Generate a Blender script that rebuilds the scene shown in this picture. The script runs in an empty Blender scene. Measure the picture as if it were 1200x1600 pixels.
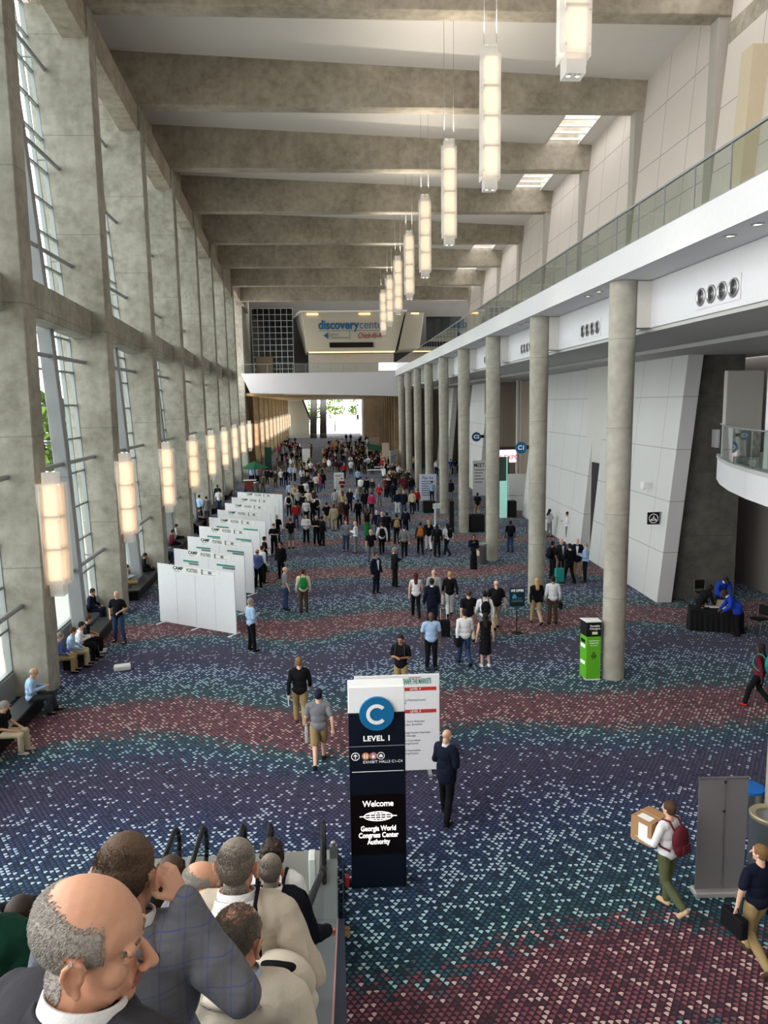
import bpy, bmesh, math, random
from mathutils import Vector, Matrix, Euler, noise
D=bpy.data; C=bpy.context.scene.collection; sc=bpy.context.scene
PI=math.pi; rnd=random.Random(7)
# ---------------------------------------------------------------- camera, sky, exposure
CR=((0.997834,-0.064235,-0.0145),)
def cam_axes(yaw=0.0643,pitch=0.1402,roll=-0.0145):
    r=Vector((math.cos(yaw),-math.sin(yaw),0))
    f=Vector((math.sin(yaw)*math.cos(pitch),math.cos(yaw)*math.cos(pitch),-math.sin(pitch)))
    d=f.cross(r)
    return r*math.cos(roll)-d*math.sin(roll), r*math.sin(roll)+d*math.cos(roll), f
RX,DN,FW=cam_axes(); EYE=Vector((0,0,8.1))
cam=D.cameras.new('camera'); co=D.objects.new('camera',cam); C.objects.link(co)
cam.sensor_fit='AUTO'; cam.sensor_width=36; cam.lens=27; cam.clip_start=.05; cam.clip_end=2000
m=Matrix((RX,-DN,-FW)).transposed().to_4x4(); m.translation=EYE; co.matrix_world=m
sc.camera=co
w=D.worlds.new('sky'); sc.world=w; w.use_nodes=True
bg=w.node_tree.nodes['Background']; bg.inputs[0].default_value=(1,.99,.975,1); bg.inputs[1].default_value=3.7
sc.view_settings.view_transform='Standard'; sc.view_settings.look='None'
sc.view_settings.exposure=0.35; sc.view_settings.gamma=1; sc.view_settings.use_curve_mapping=False
sc.cycles.max_bounces=8; sc.cycles.diffuse_bounces=5; sc.cycles.glossy_bounces=3; sc.cycles.transparent_max_bounces=16
sc.cycles.sample_clamp_indirect=6
def at(x,y,z=0.0):              # where a sight line of the photograph meets the level z
    d=RX*((x-600)/1200)+DN*((y-800)/1200)+FW
    return EYE+d*((z-EYE.z)/d.z)
def aty(x,y,Y):
    d=RX*((x-600)/1200)+DN*((y-800)/1200)+FW
    return EYE+d*(Y/d.y)
# ---------------------------------------------------------------- objects
def tag(o,label=None,cat=None,group=None,kind=None):
    if label: o['label']=label
    if cat: o['category']=cat
    if group: o['group']=group
    if kind: o['kind']=kind
    return o
def thing(name,label,cat,loc=(0,0,0),rz=0,group=None):
    o=D.objects.new(name,None); C.objects.link(o); o.location=loc; o.rotation_euler=(0,0,rz)
    o.empty_display_size=.1
    return tag(o,label,cat,group)
def link(name,me,mat,parent=None):
    o=D.objects.new(name,me); C.objects.link(o)
    if mat is not None:
        if not me.materials: me.materials.append(mat)
        elif me.materials[0]!=mat:
            o.material_slots[0].link='OBJECT'; o.material_slots[0].material=mat
    if parent: o.parent=parent
    return o
class MB:
    def __init__(s): s.b=bmesh.new()
    def poly(s,vs,fs):
        v=[s.b.verts.new(p) for p in vs]
        for f in fs:
            try: s.b.faces.new([v[i] for i in f])
            except ValueError: pass
        return s
    def box(s,x0,x1,y0,y1,z0,z1):
        return s.hexa([(x0,y0,z0),(x1,y0,z0),(x1,y1,z0),(x0,y1,z0),(x0,y0,z1),(x1,y0,z1),(x1,y1,z1),(x0,y1,z1)])
    def hexa(s,p): return s.poly(p,[(0,3,2,1),(4,5,6,7),(0,1,5,4),(1,2,6,5),(2,3,7,6),(3,0,4,7)])
    def cbox(s,c,sz,rot=None):
        x,y,z=[k/2 for k in sz]; c=Vector(c)
        p=[Vector(q) for q in ((-x,-y,-z),(x,-y,-z),(x,y,-z),(-x,y,-z),(-x,-y,z),(x,-y,z),(x,y,z),(-x,y,z))]
        if rot is not None: p=[rot@q for q in p]
        return s.hexa([c+q for q in p])
    def tube(s,a,b,r,n=10,r2=None,cap=True):
        a=Vector(a);b=Vector(b);d=(b-a).normalized();u=d.orthogonal().normalized();v=d.cross(u);r2=r if r2 is None else r2
        A=[s.b.verts.new(a+(u*math.cos(t)+v*math.sin(t))*r) for t in [2*PI*i/n for i in range(n)]]
        B=[s.b.verts.new(b+(u*math.cos(t)+v*math.sin(t))*r2) for t in [2*PI*i/n for i in range(n)]]
        for i in range(n): s.b.faces.new((A[i],A[(i+1)%n],B[(i+1)%n],B[i]))
        if cap: s.b.faces.new(A[::-1]); s.b.faces.new(B)
        return s
    def path(s,pts,r,n=8):
        for a,b in zip(pts,pts[1:]): s.tube(a,b,r,n)
        return s
    def prism(s,pts,d):          # polygon pts extruded by vector d
        d=Vector(d); n=len(pts); P=[Vector(p) for p in pts]
        return s.poly(P+[p+d for p in P],[tuple(range(n))[::-1],tuple(range(n,2*n))]+[(i,(i+1)%n,n+(i+1)%n,n+i) for i in range(n)])
    def lathe(s,c,prof,n=32):    # prof: (r,z) list
        c=Vector(c); R=[[s.b.verts.new(c+Vector((r*math.cos(2*PI*i/n),r*math.sin(2*PI*i/n),z))) for i in range(n)] for r,z in prof]
        for a,b in zip(R,R[1:]):
            for i in range(n): s.b.faces.new((a[i],a[(i+1)%n],b[(i+1)%n],b[i]))
        if prof[0][0]>1e-4: s.b.faces.new(R[0][::-1])
        if prof[-1][0]>1e-4: s.b.faces.new(R[-1])
        return s
    def ball(s,c,r,seg=16,rot=None):
        mt=Matrix.Translation(Vector(c))@(rot.to_4x4() if rot is not None else Matrix())@Matrix.Diagonal((*((r,r,r) if not hasattr(r,'__len__') else r),1))
        bmesh.ops.create_uvsphere(s.b,u_segments=seg,v_segments=max(6,seg//2),radius=1,matrix=mt); return s
    def mesh(s,name='m',smooth=False,bevel=0):
        bmesh.ops.recalc_face_normals(s.b,faces=s.b.faces)
        if bevel: bmesh.ops.bevel(s.b,geom=s.b.edges[:],offset=bevel,segments=1,affect='EDGES',clamp_overlap=True)
        me=D.meshes.new(name); s.b.to_mesh(me); s.b.free()
        if smooth:
            for p in me.polygons: p.use_smooth=True
        return me
    def build(s,name,mat,parent=None,smooth=False,bevel=0,**kw):
        return tag(link(name,s.mesh(name,smooth,bevel),mat,parent),**kw)
def smooth_by_angle(o,a=40):
    me=o.data
    for p in me.polygons: p.use_smooth=True
    if hasattr(me,'set_sharp_from_angle'): me.set_sharp_from_angle(angle=math.radians(a))
    return o
def copy_tree(o,parent=None):
    c=o.copy(); C.objects.link(c); c.parent=parent
    for ch in list(o.children): copy_tree(ch,c)
    return c
def text_mesh(body,size,font_off=0,bold=0.0,align='CENTER',space=1.0,lsp=1.0,shear=0):
    cu=D.curves.new('text','FONT'); cu.body=body; cu.size=size; cu.offset=bold; cu.align_x=align; cu.align_y='CENTER'
    cu.space_character=space; cu.space_line=lsp; cu.extrude=.002; cu.resolution_u=4; cu.shear=shear
    o=D.objects.new('text',cu); C.objects.link(o)
    dg=bpy.context.evaluated_depsgraph_get(); me=D.meshes.new_from_object(o.evaluated_get(dg))
    D.objects.remove(o); D.curves.remove(cu); me.materials.clear()
    return me
def lettering(name,body,size,loc,rot,mat,parent=None,sx=1.0,**k):
    me=text_mesh(body,size,**k); o=link(name,me,mat,parent)
    o.location=loc; o.rotation_euler=rot; o.scale=(sx,1,1)
    return o
# ---------------------------------------------------------------- materials
MT={}
def S(h):                      # '#rrggbb' of the photo -> linear
    h=h.lstrip('#'); return tuple(((int(h[i:i+2],16)/255)/12.92 if int(h[i:i+2],16)<11 else ((int(h[i:i+2],16)/255+.055)/1.055)**2.4) for i in (0,2,4))+(1,)
def mat(name,col,rough=.7,metal=0,emit=0,ecol=None,bump=0,bscale=60,var=0,vscale=8,spec=.3,alpha=1,coat=0):
    if name in MT: return MT[name]
    m=D.materials.new(name); m.use_nodes=True; nt=m.node_tree; p=nt.nodes['Principled BSDF']
    c=S(col) if isinstance(col,str) else tuple(col)+(1,)*(4-len(col))
    p.inputs['Base Color'].default_value=c; p.inputs['Roughness'].default_value=rough; p.inputs['Metallic'].default_value=metal
    p.inputs['Specular IOR Level'].default_value=spec; p.inputs['Coat Weight'].default_value=coat
    tc=nt.nodes.new('ShaderNodeTexCoord')
    nz=nt.nodes.new('ShaderNodeTexNoise'); nz.inputs['Scale'].default_value=vscale; nz.inputs['Detail'].default_value=3
    nt.links.new(tc.outputs['Object'],nz.inputs['Vector'])
    mx=nt.nodes.new('ShaderNodeMix'); mx.data_type='RGBA'; v=var or .04
    mx.inputs[6].default_value=tuple(k*(1-v) for k in c[:3])+(1,); mx.inputs[7].default_value=tuple(min(1,k*(1+v)) for k in c[:3])+(1,)
    nt.links.new(nz.outputs['Fac'],mx.inputs[0]); nt.links.new(mx.outputs[2],p.inputs['Base Color'])
    if bump:
        n2=nt.nodes.new('ShaderNodeTexNoise'); n2.inputs['Scale'].default_value=bscale; nt.links.new(tc.outputs['Object'],n2.inputs['Vector'])
        b=nt.nodes.new('ShaderNodeBump'); b.inputs['Strength'].default_value=bump; b.inputs['Distance'].default_value=.01
        nt.links.new(n2.outputs['Fac'],b.inputs['Height']); nt.links.new(b.outputs[0],p.inputs['Normal'])
    if emit:
        p.inputs['Emission Color'].default_value=S(ecol) if ecol else c; p.inputs['Emission Strength'].default_value=emit
    if alpha<1: p.inputs['Alpha'].default_value=alpha
    MT[name]=m; return m
class NT:                       # small node-tree writer
    def __init__(s,name):
        s.m=D.materials.new(name); s.m.use_nodes=True; s.t=s.m.node_tree; s.p=s.t.nodes['Principled BSDF']; MT[name]=s.m
        s.tc=s.t.nodes.new('ShaderNodeTexCoord').outputs['Object']
    def set(s,inp,v):
        if hasattr(v,'is_output') or isinstance(v,bpy.types.NodeSocket): s.t.links.new(v,inp)
        elif isinstance(v,(tuple,list)) and len(v)==3 and inp.type=='RGBA': inp.default_value=tuple(v)+(1,)
        else: inp.default_value=v
    def math(s,op,a,b=0.0,c=0.0):
        n=s.t.nodes.new('ShaderNodeMath'); n.operation=op
        for i,v in enumerate((a,b,c)): s.set(n.inputs[i],v)
        return n.outputs[0]
    def xyz(s,v=None):
        n=s.t.nodes.new('ShaderNodeSeparateXYZ'); s.set(n.inputs[0],v or s.tc); return n.outputs
    def comb(s,a,b,c=0.0):
        n=s.t.nodes.new('ShaderNodeCombineXYZ')
        for i,v in enumerate((a,b,c)): s.set(n.inputs[i],v)
        return n.outputs[0]
    def mapping(s,sc,v=None):
        n=s.t.nodes.new('ShaderNodeMapping'); s.set(n.inputs[0],v or s.tc); n.inputs['Scale'].default_value=sc; return n.outputs[0]
    def noise(s,scale,detail=3,v=None,rough=.5,out='Fac'):
        n=s.t.nodes.new('ShaderNodeTexNoise'); s.set(n.inputs['Vector'],v or s.tc); n.inputs['Scale'].default_value=scale
        n.inputs['Detail'].default_value=detail; n.inputs['Roughness'].default_value=rough; return n.outputs[out]
    def white(s,v):
        n=s.t.nodes.new('ShaderNodeTexWhiteNoise'); n.noise_dimensions='3D'; s.set(n.inputs['Vector'],v); return n.outputs
    def ramp(s,f,stops,interp='LINEAR'):
        n=s.t.nodes.new('ShaderNodeValToRGB'); s.set(n.inputs[0],f); r=n.color_ramp; r.interpolation=interp
        while len(r.elements)<len(stops): r.elements.new(.5)
        for e,(p,c) in zip(r.elements,stops): e.position=p; e.color=c if len(c)==4 else tuple(c)+(1,)
        return n.outputs[0]
    def mix(s,f,a,b,blend='MIX'):
        n=s.t.nodes.new('ShaderNodeMix'); n.data_type='RGBA'; n.blend_type=blend
        s.set(n.inputs[0],f); s.set(n.inputs[6],a); s.set(n.inputs[7],b); return n.outputs[2]
    def bump(s,h,st=.3,dist=.01):
        n=s.t.nodes.new('ShaderNodeBump'); s.set(n.inputs['Height'],h); n.inputs['Strength'].default_value=st; n.inputs['Distance'].default_value=dist
        s.t.links.new(n.outputs[0],s.p.inputs['Normal'])
    def done(s,col,rough=.8,spec=.3,metal=0):
        s.set(s.p.inputs['Base Color'],col); s.set(s.p.inputs['Roughness'],rough); s.p.inputs['Specular IOR Level'].default_value=spec; s.p.inputs['Metallic'].default_value=metal
        return s.m
def g(c): return S(c)
def concrete(name,dark,mid,light,jz=3.66,stain=1.0):
    n=NT(name); x,y,z=n.xyz()
    big=n.noise(.35,5,rough=.6); fine=n.noise(2.6,7,rough=.62)
    streak=n.noise(1.0,4,n.mapping((1.6,1.6,.16)),rough=.6)
    col=n.ramp(n.math('ADD',n.math('MULTIPLY',big,.55),n.math('MULTIPLY',fine,.45)),[(.36,g(dark)),(.5,g(mid)),(.64,g(light))])
    col=n.mix(n.math('MULTIPLY',n.ramp(streak,[(.5,(0,0,0)),(.72,(1,1,1))]),.35*stain),col,g(dark))
    blot=n.noise(1.3,8,rough=.75)
    col=n.mix(n.math('MULTIPLY',n.ramp(blot,[(.56,(0,0,0)),(.70,(1,1,1))]),.22*stain),col,tuple(k*.55 for k in g(dark)[:3]))
    if jz:
        f=n.math('FRACT',n.math('DIVIDE',z,jz)); j=n.math('LESS_THAN',f,.007)
        col=n.mix(n.math('MULTIPLY',j,.55),col,tuple(k*.45 for k in g(dark)[:3]))
    n.bump(fine,.25,.02)
    return n.done(col,.85,.25)
def panelled(name,col,sy,sz,joint='#8f8a84',w=.02,oy=0,rough=.6,warm=None):
    n=NT(name); x,y,z=n.xyz()
    fy=n.math('ABSOLUTE',n.math('SUBTRACT',n.math('FRACT',n.math('DIVIDE',n.math('ADD',y,oy),sy)),.5))
    fz=n.math('ABSOLUTE',n.math('SUBTRACT',n.math('FRACT',n.math('DIVIDE',z,sz)),.5))
    j=n.math('MAXIMUM',n.math('GREATER_THAN',fy,.5-w/sy),n.math('GREATER_THAN',fz,.5-w/sz))
    base=n.mix(n.noise(.5,4),tuple(k*.93 for k in g(col)[:3]),g(col))
    return n.done(n.mix(j,base,g(joint)),rough)
M_conc=concrete('fin concrete','#7d796d','#99958a','#b0aca1')
M_beam=concrete('beam concrete','#857d6f','#a39a8b','#b8af9f',0,1.0)
M_colm=concrete('column concrete','#8f8b80','#a39f94','#b4b0a4',2.44,.35)
M_dark=concrete('dark concrete','#4b4a45','#5f5d57','#6f6d66',2.6,.8)
M_brown=concrete('lit brown concrete','#7e6950','#937b5e','#a58c6e',0,.6)  # fin concrete again, with the warm light of the low hall put into its colour
M_finr=mat('pilaster grey beige','#a9a39a',.8); M_ceil=mat('ceiling board','#d6d2cd',.8)
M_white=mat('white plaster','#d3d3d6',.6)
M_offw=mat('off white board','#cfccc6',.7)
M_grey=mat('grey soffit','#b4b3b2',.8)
M_wallp=panelled('precast wall panels','#d6ccc4',2.9,2.45)
M_lowp=panelled('lower precast panels','#d0cfce',2.9,2.05,'#a3a19e',.018,oy=1.2)
M_steel=mat('painted grey steel','#8b8d8f',.5,.0)
M_mull=mat('aluminium mullion','#8d9190',.45,.3)
M_chrome=mat('brushed steel','#b9b9b7',.3,.9)
M_black=mat('matt black','#0c0c0e',.6)
M_rubber=mat('black rubber','#141416',.45)
def glass(name,tint,rough=.02,refl=.6):
    m=D.materials.new(name); m.use_nodes=True; t=m.node_tree; t.nodes.clear()
    o=t.nodes.new('ShaderNodeOutputMaterial'); tr=t.nodes.new('ShaderNodeBsdfTransparent'); tr.inputs[0].default_value=tint
    gl=t.nodes.new('ShaderNodeBsdfGlossy'); gl.inputs['Roughness'].default_value=rough
    lw=t.nodes.new('ShaderNodeLayerWeight'); lw.inputs[0].default_value=.5; fr=t.nodes.new('ShaderNodeMath'); fr.operation='POWER'; fr.inputs[1].default_value=4.0; t.links.new(lw.outputs['Facing'],fr.inputs[0])
    ad=t.nodes.new('ShaderNodeMath'); ad.operation='ADD'; ad.inputs[1].default_value=.04; t.links.new(fr.outputs[0],ad.inputs[0])
    ml=t.nodes.new('ShaderNodeMath'); ml.operation='MULTIPLY'; ml.inputs[1].default_value=refl
    t.links.new(ad.outputs[0],ml.inputs[0])
    mx=t.nodes.new('ShaderNodeMixShader'); t.links.new(ml.outputs[0],mx.inputs[0]); t.links.new(tr.outputs[0],mx.inputs[1]); t.links.new(gl.outputs[0],mx.inputs[2])
    t.links.new(mx.outputs[0],o.inputs[0]); MT[name]=m; return m
M_pane=glass('window glass',(.86,.95,.95,1)); M_rail=glass('balustrade glass',(.90,.95,.93,1),refl=1.0)
M_clear=glass('skylight glass',(.98,.98,.98,1),refl=.3)
def frosted():
    m=D.materials.new('frosted acrylic sheet'); m.use_nodes=True; t=m.node_tree; t.nodes.clear(); N_=t.nodes.new
    o=N_('ShaderNodeOutputMaterial'); tr=N_('ShaderNodeBsdfTransparent'); df=N_('ShaderNodeBsdfDiffuse'); tl=N_('ShaderNodeBsdfTranslucent'); m1=N_('ShaderNodeMixShader'); m2=N_('ShaderNodeMixShader')
    df.inputs[0].default_value=(.85,.85,.84,1); tl.inputs[0].default_value=(.85,.85,.84,1); m1.inputs[0].default_value=.5; m2.inputs[0].default_value=.5
    t.links.new(df.outputs[0],m1.inputs[1]); t.links.new(tl.outputs[0],m1.inputs[2]); t.links.new(tr.outputs[0],m2.inputs[1]); t.links.new(m1.outputs[0],m2.inputs[2]); t.links.new(m2.outputs[0],o.inputs[0]); return m
M_sheet=frosted()
def lamp(name,col,st):
    m=D.materials.new(name); m.use_nodes=True; p=m.node_tree.nodes['Principled BSDF']
    p.inputs['Base Color'].default_value=(.8,.75,.65,1); p.inputs['Emission Color'].default_value=S(col); p.inputs['Emission Strength'].default_value=st
    MT[name]=m; return m
M_lant=lamp('lit lantern','#ffcb98',1.2); M_lant2=lamp('lit pendant lantern','#ffdcb4',1.0); M_spot=lamp('spot lens','#fff0d8',5)
M_cove=lamp('cove light','#ffc878',2.2)
# carpet
def carpet():
    n=NT('patterned carpet'); x,y,z=n.xyz()
    sx,sy=.105,.078
    ry=n.math('DIVIDE',y,sy); row=n.math('FLOOR',ry); par=n.math('MODULO',n.math('ABSOLUTE',row),2.0)
    rx=n.math('ADD',n.math('DIVIDE',x,sx),n.math('MULTIPLY',par,.5)); colm=n.math('FLOOR',rx)
    u=n.math('ABSOLUTE',n.math('SUBTRACT',n.math('FRACT',rx),.5)); v=n.math('FRACT',ry)
    shape=n.math('MULTIPLY',n.math('LESS_THAN',u,n.math('MULTIPLY',n.math('POWER',v,.8),.47)),n.math('LESS_THAN',v,n.math('SUBTRACT',.97,n.math('MULTIPLY',n.math('MULTIPLY',u,u),1.4))))
    wv=n.white(n.comb(colm,row,3.0)); r1=wv['Value']; rc=n.xyz(wv['Color'])
    yy=n.math('ADD',y,n.math('MULTIPLY',n.math('SINE',n.math('ADD',n.math('MULTIPLY',x,.78),n.math('MULTIPLY',y,.11))),.55))
    yy=n.math('ADD',yy,n.math('MULTIPLY',n.math('SUBTRACT',n.noise(.16,1,n.mapping((1,.5,1))),.5),3.0))
    cl=n.math('MULTIPLY',n.math('MINIMUM',n.math('MAXIMUM',n.math('DIVIDE',n.math('SUBTRACT',16.0,y),5.0),0.0),1.0),1.05); yy=n.math('ADD',yy,cl)
    ph=n.math('ADD',n.math('DIVIDE',n.math('SUBTRACT',yy,18.9),8.65),10.0)
    t=n.math('FRACT',n.math('ADD',ph,n.math('MULTIPLY',n.math('SUBTRACT',rc[1],.5),.085)))
    # 0 pink .. .13 | teal .30 | navy with white .45 | purple .62 | navy teal .8 | pink
    mid=n.ramp(t,[(0,g('#8b5059')),(.12,g('#874d58')),(.16,g('#2c5c68')),(.30,g('#2b526c')),(.42,g('#30497a')),(.55,g('#443f64')),(.68,g('#514562')),(.76,g('#324c77')),(.85,g('#30626d')),(.89,g('#894f59'))])
    drk=n.ramp(t,[(0,g('#33202b')),(.12,g('#33202b')),(.17,g('#0f222c')),(.42,g('#0f1a33')),(.6,g('#1c1830')),(.76,g('#111c33')),(.85,g('#10242c')),(.89,g('#33202b'))])
    brt=n.ramp(t,[(0,g('#cfa9a6')),(.12,g('#cba5a3')),(.17,g('#9cc6c9')),(.42,g('#b4c6dd')),(.6,g('#a9a6c4')),(.76,g('#9fbdd0')),(.85,g('#9cc8ca')),(.89,g('#cfa9a6'))])
    pb=n.ramp(t,[(0,(.16,.16,.16)),(.12,(.18,.18,.18)),(.2,(.30,.30,.30)),(.44,(.36,.36,.36)),(.55,(.10,.10,.10)),(.68,(.12,.12,.12)),(.78,(.24,.24,.24)),(.88,(.24,.24,.24))])
    isb=n.math('LESS_THAN',r1,pb); dim=n.math('GREATER_THAN',r1,.88)
    cc=n.mix(isb,n.mix(n.math('MULTIPLY',dim,.7),n.mix(n.math('MULTIPLY',rc[0],.55),mid,drk),drk),n.mix(n.math('MULTIPLY',rc[0],.6),brt,mid))
    col=n.mix(shape,drk,cc)
    seam=n.math('MAXIMUM',n.math('LESS_THAN',n.math('FRACT',n.math('DIVIDE',x,.93)),.018),n.math('LESS_THAN',n.math('FRACT',n.math('DIVIDE',y,.93)),.012))
    col=n.mix(n.math('MULTIPLY',seam,.35),col,g('#0a0a14'))
    n.bump(n.noise(400,2),.4,.004)
    n.p.inputs['Sheen Weight'].default_value=.10; n.p.inputs['Sheen Roughness'].default_value=.5
    return n.done(col,.95,.1)
M_carpet=carpet()
# ---------------------------------------------------------------- the hall
BAY=8.6545
MB().poly([(-9.0,-12,0),(24,-12,0),(24,215,0),(-12,215,0),(-11.1,92,0),(-9.3,22.35,0)],[(0,1,2,3,4,5)]).build('floor',M_carpet,kind='structure',label='patterned hall carpet in wavy bands of navy teal and pink')
N_FIN=21
def fin_x(i): return -8.2-.2257*i if i<9 else -8.2-.2257*8-.05*(i-8)
ORD=['first','second','third','fourth','fifth','sixth','seventh','eighth','ninth','tenth','eleventh','twelfth','thirteenth','fourteenth','fifteenth','sixteenth','seventeenth','eighteenth','nineteenth','twentieth','twenty-first']
def fin_y(i,z): return 22.35+BAY*i+1.65*z/22.7      # rear face of fin
def win_x(i,z): return fin_x(i)-1.05-.9*(z/20)-.55*(z/20)**2
for i in range(-1,N_FIN):
    hi=i<8; zt=(23.1-.43*(i-1)) if hi else 9.6; zt2=zt; 
    xi,xt=fin_x(i),fin_x(i)-.42*min(zt,22.7)/22.7
    def Y(z): return fin_y(i,z)
    zt-=.001; P=[(win_x(i,0)-.1,0),(xi,0),(xt,zt),(win_x(i,zt)-.1,zt)]
    pts=[(x,Y(min(z,22.7))-.86,z) for x,z in P]
    mb=MB(); n=len(P); back=[(x,y+.86,z) for x,y,z in pts]
    mb.poly(pts+back,[tuple(range(n)),tuple(range(n,2*n))[::-1]]+[(k,n+k,n+(k+1)%n,(k+1)%n) for k in range(n)])
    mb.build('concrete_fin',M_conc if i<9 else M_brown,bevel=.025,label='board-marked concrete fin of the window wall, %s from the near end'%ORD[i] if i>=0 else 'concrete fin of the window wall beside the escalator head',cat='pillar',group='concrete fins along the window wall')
# window bays between the fins
for i in range(-1,N_FIN-1):
    hi=i<7; zt=(23.1-.43*i) if hi else 9.4
    y0=fin_y(i,0); y1=fin_y(i+1,0)-.86
    def wp(s,z,dx=0):      # point on the leaning glass plane, s along the bay
        xx=win_x(i,z)*(1-s)+win_x(i+1,z)*s; ya=fin_y(i,z); yb=fin_y(i+1,z)-.86
        return Vector((xx+dx,ya*(1-s)+yb*s,z))
    e=tag(D.objects.new('window_%d'%(i+2),None),kind='structure'); C.objects.link(e)
    fr=MB(); nz=int(round((zt-.75)/1.22)); zs=[.75+(zt-.75)*k/nz for k in range(nz+1)]
    full=i<7
    for s in ([0,.14,.38,.62,.86,1.0] if full else [0,.5,1]):
      zq=[.75+(zt-.75)*q/6 for q in range(7)]
      for za_,zb_ in zip(zq,zq[1:]):
        a,b=wp(s,za_),wp(s,zb_)
        fr.hexa([a+Vector(q) for q in ((-.06,-.035,0),(.09,-.035,0),(.09,.035,0),(-.06,.035,0))]+[b+Vector(q) for q in ((-.06,-.035,0),(.09,-.035,0),(.09,.035,0),(-.06,.035,0))])
    for z in zs:
        a,b=wp(0,z),wp(1,z)
        fr.hexa([a+Vector((-.05,0,-.035)),a+Vector((.08,0,-.035)),b+Vector((.08,0,-.035)),b+Vector((-.05,0,-.035)),a+Vector((-.05,0,.035)),a+Vector((.08,0,.035)),b+Vector((.08,0,.035)),b+Vector((-.05,0,.035))])
    fr.build('window_frame',M_mull,e)
    gp=MB(); zq=[.7+(zt-.7)*q/6 for q in range(7)]
    for za_,zb_ in zip(zq,zq[1:]): gp.poly([wp(0,za_),wp(1,za_),wp(1,zb_),wp(0,zb_)],[(0,1,2,3)])
    gp.build('window_pane',M_pane,e)
    if i<13:
        # leaning steel post in mid bay, tie tubes and sill
        st=MB()
        zs_=[0,zt*.25,zt*.5,zt*.75,zt]
        for za_,zb_ in zip(zs_,zs_[1:]):
            a,b=wp(.52,za_,.28-.2*za_/22),wp(.52,zb_,.28-.2*zb_/22)
            st.hexa([a+Vector(q) for q in ((0,-.17,0),(.46,-.17,0),(.46,.17,0),(0,.17,0))]+[b+Vector(q) for q in ((0,-.17,0),(.46,-.17,0),(.46,.17,0),(0,.17,0))])
        st.build('steel_post',M_steel,bevel=.02,label='leaning grey steel post inside the glass, bay behind the %s concrete fin'%(ORD[i] if i>=0 else 'nearest'),cat='post',group='grey steel posts of the window wall')
        zk=2.6; k=0
        while zk<zt-1:
            tb=MB(); a,b=wp(-.01,zk,.5),wp(1.01,zk,.5); tb.tube(a,b,.075,10)
            for s in (.14,.38,.62,.86): tb.tube(wp(s,zk,.02),wp(s,zk,.5),.03,6)
            tb.build('tie_tube',M_steel,e)
            zk+=3.62; k+=1
    MB().hexa([Vector(p) for p in ((win_x(i,0)-.1,y0,0),(fin_x(i)-.95,y0,0),(fin_x(i+1)-.95,y1,0),(win_x(i+1,0)-.1,y1,0),(win_x(i,0)-.1,y0,.72),(fin_x(i)-.95,y0,.72),(fin_x(i+1)-.95,y1,.72),(win_x(i+1,0)-.1,y1,.72))]).build('sill',M_steel,e)
# mid-height and top tie beams between fins
for i in range(-1,8):
    y0,y1=fin_y(i,11.5)-.02,fin_y(i+1,11.5)-.84
    xa,xb=fin_x(i)-.3,fin_x(i+1)-.75
    if i<7:
        MB().hexa([(xa-.75,y0,10.75),(xa,y0,10.75),(xb,y1,10.75),(xb-.75,y1,10.75),(xa-.75,y0,11.8),(xa,y0,11.8),(xb,y1,11.8),(xb-.75,y1,11.8)]).build('tie_beam',M_conc,bevel=.02,
          label='short brown-grey concrete tie beam at mid height behind the %s fin'%(ORD[i] if i>=0 else 'nearest'),cat='beam',group='mid-height concrete tie beams')
        za,zb=23.1-.43*(i-1),23.1-.43*i; y0,y1=fin_y(i,22.7)-.02,fin_y(i+1,22.7)-.84; xa,xb=fin_x(i)-.5,fin_x(i+1)-.5
        MB().hexa([(xa-.9,y0,za-1.25),(xa,y0,za-1.25),(xb,y1,zb-1.25),(xb-.9,y1,zb-1.25),(xa-.9,y0,za-.01),(xa,y0,za-.01),(xb,y1,zb-.01),(xb-.9,y1,zb-.01)]).build('tie_beam',M_beam,bevel=.02,
          label='concrete tie beam under the roof behind the %s fin'%(ORD[i] if i>=0 else 'nearest'),cat='beam',group='concrete tie beams under the roof')
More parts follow.
